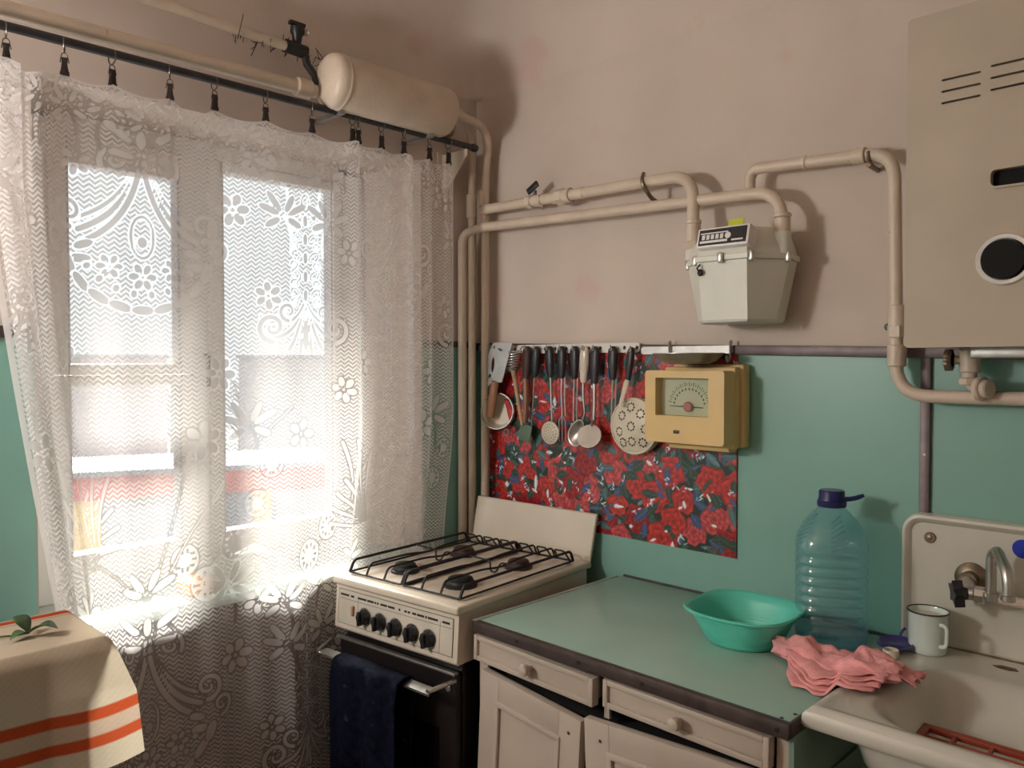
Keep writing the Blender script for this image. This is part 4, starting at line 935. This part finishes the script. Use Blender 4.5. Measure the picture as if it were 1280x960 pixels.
# raised lid standing as splashback
ld = MB(); ld.add([(-.006, .592, .889), (SW+.002, .592, .884), (SW+.012, .618, 1.030), (-.002, .618, 1.037), (-.006, .606, .889), (SW+.002, .606, .884), (SW+.012, .632, 1.030), (-.002, .632, 1.037)],
       [[0, 1, 2, 3], [4, 5, 6, 7], [0, 1, 5, 4], [1, 2, 6, 5], [2, 3, 7, 6], [3, 0, 4, 7]])
bm_ = sb(ld, 'splash_lid', 'cream_enamel', None, 0); md = bm_.modifiers.new('round', 'BEVEL'); md.width = .005; md.segments = 3
# oven door and tray-like handle
dr = sb(MB().bb((.012, .004, .10), (SW-.012, .032, .715), .006), 'oven_door', 'oven')
sb(MB().bb((.002, -.002, .708), (SW-.012, .014, .716), .002), 'door_edge_strip', 'dull_steel')
sb(MB().bb((.07, .002, .25), (SW-.07, .0045, .56)), 'door_glass', mat('oven_glass', (.008, .006, .006), .08), dr, 0)
hd = MB()
hp_ = [(-.028, .006, .694), (.016, -.076, .694), (.455, -.086, .694), (SW-.016, .006, .694)]
hd.tube(hp_[:2], .006, 8); hd.tube(hp_[2:], .006, 8)
hd.add([(.012, -.076, .690), (.462, -.088, .690), (.448, -.062, .697), (.026, -.052, .697), (.012, -.076, .684), (.462, -.088, .684), (.448, -.062, .691), (.026, -.052, .691)], [[0, 1, 2, 3], [4, 5, 6, 7], [0, 1, 5, 4], [1, 2, 6, 5], [2, 3, 7, 6], [3, 0, 4, 7]])
sb(hd, 'oven_handle', 'steel')
kx = MB(); kx.disc(.009, .006, 12, align((0, -1, 0), (SW-.035, .004, .672)), .002); sb(kx, 'door_screw', 'dull_steel')
# towel over the oven handle (world coordinates through the stove's frame)
SM = Matrix.Translation((.148, -.693, 0)) @ Matrix.Rotation(R(5.56), 4, 'Z')
tw = thing('towel', 'dark navy patterned towel draped over the oven door handle', 'towel', tuple(SM @ Vector((.24, -.08, .2))))
def tow(front):
    G = []
    for i in range(41):
        t_ = i/40; x = .108+.262*t_; row = []
        for k in range(40):
            s_ = k/39
            fold = .010*math.sin(t_*pi*5+.6)*(.25+.75*min(1, s_*2))
            if s_ < .12: a_ = s_/.12; q = (x, -.052-.046*a_+.0, .700+.004*math.sin(pi*a_))
            else: a_ = (s_-.12)/.88; q = (x+.012*math.sin(t_*9)*a_, -.098-.012*math.sin(min(1, a_*6)*pi/2)+fold-.004, .700-.50*a_)
            row.append(SM @ Vector(q))
        G.append(row)
    return MB().grid(G)
tow(1).build('towel_front', 'navy_cloth', tw, smooth=80, solid=.004)
G = [[SM @ Vector((.112+.254*i/20, -.050-.004*math.sin(i), .697-.30*k/12)) for k in range(13)] for i in range(21)]
MB().grid(G).build('towel_back', 'navy_cloth', tw, smooth=80, solid=.003)

# ------------------------------------------------------------------ counter
wt = thing('worktop', 'pale green worktop with dark metal edging between stove and sink', 'worktop', (1.06, -.3, .82))
MB().bb((.645, -.606, .822), (1.470, -.008, .8495), .002).build('board', 'teal_top', wt)
e = MB(); e.bb((.642, -.616, .822), (1.4755, -.606, .8508), .0015); e.bb((.642, -.616, .8495), (1.4755, -.600, .8512), .0006); e.build('front_edging', 'edge', wt)
e = MB(); e.bb((1.470, -.604, .822), (1.4755, -.008, .8508), .0015); e.build('end_edging', 'edge', wt)
e = MB(); e.bb((.640, -.614, .846), (.652, -.02, .852), .0012); e.build('left_edging', 'alu', wt)
for x, y, n_ in ((.80, -.6165, 0), (1.16, -.6165, 0), (1.455, -.6165, 0), (.99, -.6165, 0)): MB().disc(.0045, .002, 10, align((0, -1, 0), (x, y+.0008, .836))).build('screw', 'black', wt)
for x, y in ((1.452, -.592), (1.463, -.56), (1.455, -.3)): MB().disc(.004, .0012, 10, Matrix.Translation((x, y, .849))).build('screw', 'black', wt)
MB().bb((.66, -.0075, .8495), (1.46, -.003, .856), .001).build('wall_seam', 'edge', wt)
cab = thing('base_cabinet', 'old cream kitchen cabinet with two drawers under the worktop', 'cabinet', (1.06, -.3, 0))
k = MB(); k.bb((.648, -.585, 0), (.672, -.02, .822)); k.bb((1.438, -.588, 0), (1.466, -.02, .822)); k.bb((.672, -.04, 0), (1.438, -.02, .822)); k.bb((.672, -.585, .04), (1.438, -.04, .06)); k.bb((.672, -.57, .695), (1.438, -.04, .705))
k.build('carcass', 'void', cab, smooth=0)
k = MB(); k.bb((.646, -.592, 0), (.676, -.585, .822)); k.bb((1.04, -.588, .72), (1.054, -.580, .822)); k.bb((1.443, -.592, 0), (1.466, -.588, .822)); k.build('face_frame', 'cab', cab, smooth=0)
k = MB(); k.bb((1.4662, -.592, 0), (1.470, -.02, .822)); k.bb((1.470, -.592, .0), (1.476, -.545, .822), .001); k.bb((1.470, -.592, .66), (1.476, -.03, .70), .001)
k.build('end_panel', 'teal_side', cab, smooth=0)
def drawer(x0, x1, z0, z1, pull, tilt):
    y1 = -.592-pull; mm = Matrix.Rotation(R(tilt), 4, 'Y'); cx, cz = (x0+x1)/2, (z0+z1)/2
    d = MB(); w_, h_ = x1-x0, z1-z0
    parts = [((0, 0, 0), (w_-.004, .018, h_-.004))]
    d.box((0, 0, 0), (w_, .016, h_), .002)
    b_ = .012
    for c_, s_ in (((0, -.011, h_/2-b_/2), (w_-2*b_, .0098, b_)), ((0, -.011, -h_/2+b_/2), (w_-2*b_, .0098, b_)), ((-w_/2+b_/2, -.011, 0), (b_, .010, h_)), ((w_/2-b_/2, -.011, 0), (b_, .010, h_))): d.box(c_, s_, .002)
    d.box((0, .17, -.002), (w_-.03, .33, h_-.012))
    d.v = [mm @ q+Vector((cx, y1, cz)) for q in d.v]; o = d.build('drawer', 'cab', cab, smooth=25)
    kn = MB(); kn.lathe([(.006, 0), (.006, .010), (.012, .016), (.0145, .024), (.012, .031), (.005, .034), (0, .034)], 16, align((0, -1, 0), (cx, y1-.008, cz))); kn.build('knob', 'cab', o)
drawer(.652, 1.032, .752, .815, .012, 1.2); drawer(1.058, 1.440, .757, .817, .010, .5)
def door(x0, x1, z1, tilt, hinge, yaw):
    w_ = x1-x0; z0 = .02; h_ = z1-z0; d = MB(); d.box((0, 0, 0), (w_, .016, h_), .002)
    st = .065
    for c_, s_ in (((0, -.010, h_/2-st/2), (w_-2*st, .0058, st)), ((0, -.010, -h_/2+st/2), (w_-2*st, .0058, st)), ((-w_/2+st/2, -.010, 0), (st, .006, h_)), ((w_/2-st/2, -.010, 0), (st, .006, h_))): d.box(c_, s_, .0015)
    fr_ = .007; a_, b_ = w_/2-st, h_/2-st
    for c_, s_ in (((0, -.013, b_), (2*a_+2*fr_, .010, 2*fr_)), ((0, -.013, -b_), (2*a_+2*fr_, .010, 2*fr_)), ((-a_, -.013, 0), (2*fr_, .010, 2*b_)), ((a_, -.013, 0), (2*fr_, .010, 2*b_))): d.box(c_, s_, .003)
    hx_ = -w_/2 if hinge < 0 else w_/2
    mm = Matrix.Translation((x0 if hinge < 0 else x1, -.602, z1)) @ Matrix.Rotation(R(yaw), 4, 'Z') @ Matrix.Rotation(R(tilt), 4, 'Y') @ Matrix.Translation((-hx_, 0, -h_/2))
    d.v = [mm @ q for q in d.v]; o = d.build('door', 'cab', cab, smooth=25)
    for zz in (-.10, -.55):
        hg = MB(); hg.tube([mm @ Vector((hx_*1.0, -.006, h_/2+zz)), mm @ Vector((hx_*1.0, -.006, h_/2+zz-.05))], .005, 8); hg.build('hinge', 'tarnish', o)
    ms = MB(); ms.disc(.004, .002, 8, align((0, -1, 0), mm @ Vector((-hx_*.80, -.012, h_/2-.04)))); ms.build('nail_hole', 'tarnish', o)
door(.676, 1.012, .736, 3.6, -1, -3.0); door(1.016, 1.440, .742, -2.2, 1, 2.0)

# ------------------------------------------------------------------ things on the counter
ba = thing('basin', 'turquoise ribbed plastic basin with a square rim on the worktop', 'basin', (1.205, -.265, .8495))
def sq(a_, r, e=3.0): c_, s_ = abs(math.cos(a_)), abs(math.sin(a_)); return r/((c_**e+s_**e)**(1/e))
nn = 72; rings = []
prof = [(.088, 0, 2.2), (.094, .004, 2.2)]
for k in range(9): t_ = k/9; prof += [(.096+.031*t_, .008+.062*t_, 2.2+.6*t_), (.0985+.031*t_, .0105+.062*t_, 2.2+.6*t_), (.0985+.031*t_, .0135+.062*t_, 2.2+.6*t_)]
prof += [(.131, .072, 2.9), (.139, .075, 3.0), (.140, .080, 3.0), (.137, .081, 3.0), (.130, .078, 2.9), (.120, .060, 2.7), (.100, .014, 2.3), (.090, .005, 2.2), (0.001, .004, 2)]
for r, z, e in prof:
    row = []; r *= .885
    for k in range(nn):
        a_ = 2*pi*k/nn; q = sq(a_, r, e); lift = .010*abs(math.cos(2*a_))*(z/.08)**3*0; dip = -.002*(1-abs(math.sin(2*a_)))*(max(0, z-.06)/.02)
        row.append((1.200+q*math.cos(a_+R(2)), -.265+q*math.sin(a_+R(2)), .8495+z+dip))
    rings.append(row)
MB().loft(rings).build('shell', 'teal_plastic', ba, smooth=50)
tubp = [(1.200+sq(2*pi*k/nn, .1232, 3)*math.cos(2*pi*k/nn+R(2)), -.265+sq(2*pi*k/nn, .1232, 3)*math.sin(2*pi*k/nn+R(2)), .8495+.079-.002*(1-abs(math.sin(4*pi*k/nn)))) for k in range(nn)]
MB().tube(tubp, .0032, 6, closed=True).build('rim', 'teal_plastic', ba)

bt = thing('water_bottle', 'large empty blue tinted plastic water bottle with a navy cap', 'bottle', (1.345, -.125, .8495))
BX, BY, BZ = 1.345, -.125, .8495
prof = [(.060, .0), (.070, .002), (.0765, .010), (.0785, .022), (.0785, .030)]
for k in range(8):
    z = .034+.0225*k; prof += [(.0785, z), (.0785, z+.010), (.0745, z+.0145), (.0745, z+.018), (.0785, z+.0225)]
prof += [(.079, .222), (.0785, .232), (.074, .250), (.066, .268), (.054, .286), (.041, .302), (.031, .312), (.0275, .317), (.0275, .326)]
def sqring(r, z, e): return [(BX+sq(a_, r, e)*math.cos(a_+.5), BY+sq(a_, r, e)*math.sin(a_+.5), BZ+z) for a_ in [2*pi*k/56 for k in range(56)]]
body = MB().loft([sqring(r, z, 2.0+.9*max(0, min(1, (.30-z)/.06))) for r, z in prof], cap=False)
body.build('body', 'bottle', bt, smooth=60)
bs = MB().loft([sqring(r, z, 2.9) for r, z in ((.02, .006), (.058, .0025), (.069, .0045), (.0755, .012), (.0775, .024), (.0775, .034))], cap=False); bs.build('base', 'bottle_base', bt, smooth=60)
v = MB()
for k in range(9):
    for face in (-1, 1):
        z = .195+.010*k+.03; a0 = 2.55 if face < 0 else -.35
        rr_ = float(np.interp(z, [.2, .232, .25, .268, .286, .302, .32], [.079, .0785, .074, .066, .054, .041, .031]))
        rr2 = float(np.interp(z+.016, [.2, .232, .25, .268, .286, .302, .32], [.079, .0785, .074, .066, .054, .041, .031]))
        if z < .29: v.tube([(BX+(rr_+.001)*math.cos(-pi/2-.62*face-.22), BY+(rr_+.001)*math.sin(-pi/2-.62*face-.22), BZ+z), (BX+(rr2+.001)*math.cos(-pi/2-.62*face+.22), BY+(rr2+.001)*math.sin(-pi/2-.62*face+.22), BZ+z+.016)], .0022, 6)
v.build('embossed_rib', 'bottle', bt)
cpm = MB(); cpm.lathe([(.0315, .316), (.0325, .320), (.0325, .328), (.030, .330), (.030, .334), (.0285, .336), (.0285, .351), (.026, .354), (0, .354)], 28, Matrix.Translation((BX, BY, BZ))); cpm.build('cap', 'blue_cap', bt)
v = MB(); v.tube(fillet([(BX+.026, BY+.006, BZ+.334), (BX+.044, BY+.018, BZ+.336), (BX+.062, BY+.030, BZ+.345)], .02), [.006]*1+[.0055]*7+[.004], 8, flat=.6); v.build('carry_strap', 'blue_cap', bt)

# pink cloth, crumpled, lying over the worktop edge and the sink rim
def pinkcloth():
    from mathutils import noise
    m_ = MB()
    def floor_(x): return .8525 if x < 1.468 else .8525+min(1, (x-1.468)/.02)*.0245
    sp_ = [(1.292, -.298), (1.35, -.302), (1.42, -.315), (1.49, -.33), (1.545, -.338), (1.575, -.335)]
    wd_ = [.018, .040, .056, .062, .052, .034]; ht_ = [.020, .030, .032, .030, .024, .018]
    n = 52; G = []
    for i in range(n):
        t_ = i/(n-1)*5; x = float(np.interp(t_, range(6), [q[0] for q in sp_])); y = float(np.interp(t_, range(6), [q[1] for q in sp_]))
        w_ = float(np.interp(t_, range(6), wd_)); h_ = float(np.interp(t_, range(6), ht_)); row = []
        for k in range(31):
            a_ = pi*(k/30*1.12-.06); nz = noise.noise(Vector((x*26, k*.16, 1.3)))*.008+noise.noise(Vector((x*60, k*.5, 4)))*.003
            rr_ = 1+.10*math.sin(a_*5+x*40)
            q = Vector((x+.30*w_*math.cos(a_)*.6+.004*math.sin(a_*7), y-(w_*rr_)*math.cos(a_)*.95, 0)); q.z = floor_(q.x)+.012+max(-.006, (h_+nz*2.2)*math.sin(a_)**.8 if math.sin(a_) > 0 else -.004); row.append(q)
        G.append(row)
    m_.grid(G)
    for L_ in range(4):      # folded layers fanning out towards the front
        a0, a1, b0, b1 = Vector((1.335, -.335)), Vector((1.555, -.345)), Vector((1.402+.008*L_, -.452+.012*L_)), Vector((1.552+.004*L_, -.430+.014*L_))
        G = []
        for i in range(27):
            u_ = i/26; row = []
            for k in range(15):
                v_ = k/14; top_ = a0.lerp(a1, u_); bt_ = b0.lerp(b1, u_); bt_.y += -.012*math.sin(pi*u_)+.005*math.sin(u_*14+L_); q = top_.lerp(bt_, v_)
                z = floor_(q.x)+.002+.0055*L_+.010*(1-v_)+.0035*math.sin(u_*11+L_*1.7)*v_+.002*math.sin(v_*9+u_*21)
                row.append(Vector((q.x+.004*math.sin(v_*7+L_), q.y, max(z, floor_(q.x)+.002+.0045*L_))))
            G.append(row)
        m_.grid(G)
    G = []
    for i in range(15):
        u_ = i/14; row = []
        for k in range(13): v_ = k/12; row.append(Vector((1.56+.042*v_+.004*math.sin(u_*20), -.375+.075*u_+.02*v_, floor_(1.58)+.006+.016*(1-v_)+.006*math.sin(u_*17+v_*3))))
        G.append(row)
    m_.grid(G)
    return tag(m_.build('pink_cloth', 'pink', None, smooth=80, origin=(1.42, -.34, .8515), solid=.0032, recalc=False), 'crumpled pink cleaning cloth lying over the worktop end and sink rim', 'cloth')
pinkcloth()
rl = MB(); rl.lathe([(.0145, 0), (.0165, .002), (.0165, .016), (.015, .018), (.013, .017), (.013, .002)], 26, Matrix.Translation((1.503, -.190, .8675)), closed=True)
tag(rl.build('ring_holder', 'colander', None, origin=(1.503, -.190, .8675), smooth=40), 'small cream ring shaped jar lid rim between pink cloth and purple lid', 'ring')

# ------------------------------------------------------------------ sink
sk = thing('sink', 'old enamelled kitchen sink with a tall splashback on the right', 'sink', (1.80, -.3, .7))
sx0, sx1, sy0, sy1, sz = 1.482, 2.16, -.562, -.028, .873
def sinkz(x, y):
    rim = min(x-sx0, sx1-x, y-sy0, sy1-y)
    # bowl: rounded rectangle inset
    bx0, bx1, by0, by1 = 1.550, 2.10, -.530, -.165; cr = .12
    qx = max(bx0+cr-x, x-(bx1-cr), 0); qy = max(by0+cr-y, y-(by1-cr), 0)
    if x < bx0+cr or x > bx1-cr: pass
    d = cr-math.hypot(qx, qy) if (qx or qy) else min(x-bx0, bx1-x, y-by0, by1-y)
    d = min(d, min(x-bx0, bx1-x, y-by0, by1-y)) if (qx == 0 or qy == 0) else d
    z = sz-.004
    if rim < .016: z = sz-.010*((.016-rim)/.016)**2
    elif rim < .034: z = sz-.006*((rim-.016)/.018)
    else: z = sz-.006
    if y > -.16: z = min(z, sz-.006)
    if d > 0:
        slope = .10
        t_ = min(1, d/slope); t_ = t_*t_*(3-2*t_); z -= .088*t_
    return z
nx_, ny_ = 92, 76
Xs = np.linspace(sx0, sx1, nx_); Ys = np.linspace(sy0, sy1, ny_)
m_ = MB(); topv = [[(x, y, sinkz(x, y)) for y in Ys] for x in Xs]; m_.grid(topv)
rimloop = [(x, Ys[0]) for x in Xs]+[(Xs[-1], y) for y in Ys[1:]]+[(x, Ys[-1]) for x in Xs[::-1][1:]]+[(Xs[0], y) for y in Ys[::-1][1:-1]]
nl = len(rimloop); cx0, cy0 = (sx0+sx1)/2, (sy0+sy1)/2
rings = []
for off, dz in ((0, -.010), (.004, -.016), (.005, -.032), (.0, -.040), (-.022, -.042)):
    rings.append([(x+(off if x > cx0 else -off)*(1 if abs(x-sx0) < 1e-6 or abs(x-sx1) < 1e-6 else 0), y+(off if y > cy0 else -off)*(1 if abs(y-sy0) < 1e-6 or (abs(y-sy1) < 1e-6 and off < 0) else 0), sz+dz) for x, y in rimloop])
m_.loft(rings, cap=False)
bowl = m_.build('basin_shell', 'sink_enamel', sk, smooth=50)
u_ = MB(); rings = []
for k, (ins, z) in enumerate(((.0, .832), (.004, .80), (.012, .765), (.03, .745), (.10, .735))):
    x0_, x1_, y0_, y1_ = 1.528+ins, 2.11-ins, -.535+ins, -.15-ins; cr = .10; row = []
    for cxx, cyy, a0 in ((x1_-cr, y1_-cr, 0), (x0_+cr, y1_-cr, 90), (x0_+cr, y0_+cr, 180), (x1_-cr, y0_+cr, 270)):
        for j_ in range(9): a_ = R(a0+90*j_/8); row.append((cxx+cr*math.cos(a_), cyy+cr*math.sin(a_), z))
    rings.append(row)
u_.loft(rings, cap=False).add([q for q in rings[-1]], [list(range(len(rings[-1])))]).build('bowl_underside', 'sink_enamel', sk, smooth=50)
# splashback with raised rounded rim
def rrect(x0, x1, z0, z1, r, n=8):
    pts = []
    for cxx, czz, a0, rr_ in ((x1-r, z1-r, 0, r), (x0+r, z1-r, 90, r), (x0+.004, z0+.004, 180, .004), (x1-.004, z0+.004, 270, .004)):
        for j_ in range(n+1): a_ = R(a0+90*j_/n); pts.append((cxx+rr_*math.cos(a_), czz+rr_*math.sin(a_)))
    return pts
bx0, bx1, bz0, bz1 = 1.466, 2.16, .866, 1.158
loops = []
for ins, y in ((0, -.006), (0, -.022), (.004, -.032), (.010, -.034), (.017, -.030), (.022, -.021)): loops.append([(x, y, z) for x, z in rrect(bx0+ins, bx1-ins, bz0+(ins if ins < .004 else .004), bz1-ins, .046-ins)])
MB().loft(loops).build('splashback', 'sink_enamel', sk, smooth=40)
v = MB(); v.disc(.0125, .004, 20, align((0, -1, 0), (1.527, -.021, 1.104)), .002); v.lathe([(0.006, 0), (.006, .003), (0, .004)], 12, align((0, -1, 0), (1.527, -.025, 1.104))); v.build('fixing_bolt', 'tarnish', sk)
MB().tube([(1.50, -.0335, .868), (1.60, -.0335, .868), (2.1, -.0335, .868)], .0022, 6).build('joint_sealant', 'tarnish', sk)
v = MB(); v.prism([(-.022, 0), (-.008, .012), (.018, .010), (.026, -.003), (.010, -.011), (-.012, -.008)], .0015, Matrix.Translation((1.692, -.085, .8665))); v.build('rust_patch', mat('rust_mark', (.13, .085, .05), .8, var=.3, scale=60), sk, smooth=0)
st_ = tag(MB().disc(.020, .0012, 28, align((0, -1, 0), (1.708, -.0208, 1.107))).build('round_sticker', 'blue_sticker', None, origin=(1.708, -.021, 1.09)), 'round bright blue sticker on the sink splashback above the tap', 'sticker')
# faucet
fc = thing('tap', 'old chrome wall tap with a black knob above the sink', 'tap', (1.62, -.05, .98))
fz = 1.012
v = MB(); v.lathe([(.034, 0), (.033, .006), (.024, .012), (.018, .014), (.018, .034), (0, .034)], 28, align((0, -1, 0), (1.612, -.0215, fz+.016))); v.build('wall_flange', 'tarnish', fc)
v = MB(); v.tube([(1.612, -.05, fz+.014), (1.625, -.085, fz)], .014, 12); v.tube([(1.606, -.085, fz-.004), (1.668, -.078, fz-.002)], [.0135, .015], 14); v.disc(.018, .022, 8, align((1, .1, 0), (1.632, -.083, fz-.003)), .003); v.build('body', 'steel', fc)
v = MB()
star = []
for k in range(10): a_ = pi/2+2*pi*k/10; r_ = .030 if k % 2 == 0 else .0165; star.append((r_*math.cos(a_), r_*math.sin(a_)))
v.prism(star, .020, align((-.85, -.5, -.10), (1.612, -.087, fz-.004))); v.disc(.014, .03, 14, align((-.85, -.5, -.1), (1.622, -.083, fz-.003)), .003); v.build('star_knob', 'black', fc, smooth=0)
v = MB(); v.tube(fillet([(1.664, -.082, fz), (1.664, -.084, fz+.085), (1.676, -.092, fz+.10), (1.707, -.14, fz+.066), (1.709, -.143, fz+.022)], [.022, .022, .022], 6),   .0105, 14); v.disc(.0135, .014, 14, Matrix.Translation((1.709, -.143, fz+.010)), .002); v.disc(.0135, .02, 8, Matrix.Translation((1.664, -.082, fz-.012)), .002); v.build('spout', 'steel', fc)
v = MB(); v.tube([(1.66, -.078, fz-.004), (1.75, -.055, fz-.012), (1.95, -.05, fz-.014)], .011, 12); v.build('cream_supply_pipe', 'cream_pipe', fc)

mg = thing('enamel_mug', 'pale enamel mug with a dark rim standing on the sink edge', 'mug', (1.546, -.092, .867))
mx_, my_ = 1.546, -.092
MB().lathe([(0, 0), (.035, 0), (.038, .003), (.0385, .008), (.0395, .085), (.042, .090), (.0395, .090), (.0375, .084), (.0365, .008), (.034, .005), (0, .005)], 36, Matrix.Translation((mx_, my_, .867))).build('cup', 'ceramic', mg, smooth=50)
MB().torus(.0413, .0018, 36, 6, Matrix.Translation((mx_, my_, .9575))).build('rim', 'black', mg)
MB().lathe([(.0368, .010), (.0368, .08)], 36, Matrix.Translation((mx_, my_, .867))).build('lining', 'mug_in', mg)
hd_ = Vector((.75, -.55, 0)).normalized()
MB().tube(fillet([Vector((mx_, my_, .867+.070))+hd_*.036, Vector((mx_, my_, .867+.072))+hd_*.060, Vector((mx_, my_, .867+.028))+hd_*.058, Vector((mx_, my_, .867+.022))+hd_*.036], .018, 5), .0042, 8, flat=.7).build('handle', 'ceramic', mg)
pl = thing('purple_lid', 'purple plastic lid with a loop lying beside the enamel mug', 'lid', (1.49, -.135, .867))
tm = Matrix.Translation((1.492, -.128, .8755)) @ Matrix.Rotation(R(5), 4, 'X')
MB().lathe([(0, .0), (.034, .0), (.038, .003), (.038, .008), (.034, .010), (.030, .006), (.0, .005)], 32, tm).build('disc', 'purple', pl, smooth=50)
MB().tube([(1.490, -.094, .882), (1.488, -.085, .890), (1.491, -.080, .898), (1.496, -.078, .903)], .003, 6).build('loop', 'purple', pl)
# red dish rack lying in the sink
rk = thing('sink_grid', 'red plastic grid lying in the bottom of the sink', 'grid', (1.75, -.33, .78))
rm = Matrix.Translation((1.614, -.338, .803)) @ Matrix.Rotation(R(3.5), 4, 'X')
def rb(c_, s_): 
    q = MB().box(c_, s_, .003); q.v = [rm @ p_ for p_ in q.v]; return q
rb((.18, 0, 0), (.36, .016, .012)).build('edge_bar', 'red_plastic', rk); rb((.18, -.15, 0), (.36, .016, .012)).build('edge_bar', 'red_plastic', rk)
for x in (.008, .352): rb((x, -.075, 0), (.016, .15, .012)).build('edge_bar', 'red_plastic', rk)
for k in range(1, 6): rb((.06*k, -.075, 0), (.008, .14, .009)).build('grid_bar', 'red_plastic', rk)
for k in range(1, 4): rb((.18, -.0375*k, 0), (.34, .008, .009)).build('grid_bar', 'red_plastic', rk)

# ------------------------------------------------------------------ covered side table at the left
TX0, TX1, TY1, TZ = .155, .395, -1.405, .943
tb = thing('side_table', 'narrow tall side table hidden under the striped cloth left of the curtain', 'table', (.275, -1.8, 0))
MB().bb((TX0, -2.25, TZ-.03), (TX1, TY1, TZ), .004).build('table_top', 'wood', tb)
for x in (TX0+.03, TX1-.03):
    for y in (-2.2, TY1-.04): MB().bb((x-.018, y-.018, 0), (x+.018, y+.018, TZ-.03), .003).build('leg', 'wood', tb)
def cloth():
    nu, nv_ = 150, 130; V = []; cols = []
    cream = np.array((.70, .60, .46)); red = np.array((.58, .10, .035)); pink_ = np.array((.60, .40, .30))
    def pos(u, s):
        # u along y (0 = right end), s across from the back hem over the top and down the front
        y = -1.39-u*.86; top_ = .245
        over = max(0, y-TY1)                      # part hanging past the table end
        droop = 3.2*over**1.35
        if s < top_: x = TX0-.0+s; z = TZ+.004
        else:
            d = s-top_; a_ = min(1, d/.03)*pi/2; x = TX1+.012*math.sin(a_)+.004+.010*math.sin(u*9+.6)*min(1, d/.15)+d*.04; z = TZ+.004-.0-d*(.98 if d > .0 else 1)
        fl = max(0, (.14-u)/.14)
        if s >= top_:
            d = s-top_; y += fl*d*.34-.25*max(0, d-.12)*fl; x += .018*math.sin(fl*pi)*min(1, d/.1)
            z -= droop*max(0, 1-d/.14)
        else: z -= droop
        return (x, y, z)
    ts = .245+.255
    for i in range(nu):
        for k in range(nv_):
            u, s = i/(nu-1), ts*k/(nv_-1); V.append(pos(u, s)); d = s-.245; n_ = .94+.06*math.sin(i*2.3)*math.sin(k*1.9)
            c_ = cream*n_
            if (.130 < d < .153) or (.182 < d < .206): c_ = red*n_
            elif .153 <= d <= .182: c_ = (cream*.45+pink_*.55)*n_
            if (.005 < s < .030): c_ = red*n_
            elif .036 < s < .044: c_ = pink_*n_
            cols.append((*c_, 1))
    m_ = MB(); m_.v = [Vector(p_) for p_ in V]; m_.f = [[i*nv_+k, (i+1)*nv_+k, (i+1)*nv_+k+1, i*nv_+k+1] for i in range(nu-1) for k in range(nv_-1)]
    o = m_.build('tablecloth', 'tablecloth', None, smooth=80, origin=(.275, -1.8, TZ), recalc=False)
    a = o.data.color_attributes.new('print', 'FLOAT_COLOR', 'POINT'); a.data.foreach_set('color', np.array(cols, dtype=np.float32).ravel())
    tag(o, 'cream linen tablecloth with red stripes draped over the narrow table', 'tablecloth')
cloth()
lf = thing('leaf_sprig', 'sprig of three dark green leaves lying on the striped tablecloth', 'sprig', (.30, -1.50, TZ+.006))
def leafm(base, tip, w_, bend):
    b_, t2 = Vector(base), Vector(tip); ax_ = t2-b_; sd = ax_.cross(Vector((0, 0, 1))).normalized(); G = []
    for i in range(13):
        t_ = i/12; ww = w_*math.sin(pi*t_**.85)*.5; c_ = b_+ax_*t_+Vector((0, 0, bend*math.sin(pi*t_)))
        G.append([c_-sd*ww+Vector((0, 0, ww*.35)), c_, c_+sd*ww+Vector((0, 0, ww*.35))])
    return MB().grid(G)
L0 = (.300, -1.512, TZ+.012)
for tip, w_, bd in (((.262, -1.53, TZ+.040), .034, .008), ((.345, -1.472, TZ+.022), .034, .010), ((.315, -1.55, TZ+.010), .026, .006)):
    leafm(L0, tip, w_, bd).build('leaf', 'leaf', lf, smooth=60, solid=.001)
MB().tube([L0, (.285, -1.53, TZ+.008), (.268, -1.56, TZ+.008)], .002, 6).build('stem', 'leaf', lf)
# things on the sill behind the lace
bgm = thing('plastic_bag', 'crumpled white plastic bag lying on the window sill behind the lace', 'bag', (-.08, -.86, OPZ0))
G = []
for i in range(25):
    row = []
    for k in range(19):
        a_, b_ = i/24, k/18; hh = .075*math.sin(pi*a_)*math.sin(pi*b_)+.012*math.sin(a_*17+b_*9)*math.sin(pi*a_)*math.sin(pi*b_)+.010*math.sin(b_*23-a_*5)*math.sin(pi*a_)*math.sin(pi*b_)
        row.append((-.15+.15*b_+.01*math.sin(a_*12), -1.02+.34*a_, OPZ0+.003+max(0, hh)))
    G.append(row)
MB().grid(G).build('sheet', 'bag', bgm, smooth=80)
tag(MB().box((-.03, -1.03, OPZ0+.022), (.10, .07, .044), .012).build('packet', mat('peach_packet', (.75, .42, .20), .5), None, origin=(-.03, -1.03, OPZ0)), 'peach coloured packet on the window sill left of the white bag', 'packet')
# unseen globe lamp added on the window wall to fill the room with light
flp = thing('fill_lamp', 'added fill lamp globe out of view on the window wall above the covered table', 'lamp', (0, -2.40, 1.80))
m_, nt, N, L, b_ = newmat('fill_lamp_glow'); b_.inputs['Base Color'].default_value = (.9, .88, .84, 1)
b_.inputs['Emission Color'].default_value = (1, .97, .93, 1); b_.inputs['Emission Strength'].default_value = 82
MB().lathe([(.13*math.sin(pi*k/20), .13*math.cos(pi*k/20)) for k in range(21)], 32, Matrix.Translation((.27, -2.40, 1.80))).build('globe', m_, flp)
MB().disc(.06, .02, 24, align((1, 0, 0), (.0, -2.40, 1.80)), .004).build('back_plate', 'cream_enamel', flp)
MB().tube([(.015, -2.40, 1.80), (.15, -2.40, 1.80)], .012, 12).build('arm', 'tarnish', flp)
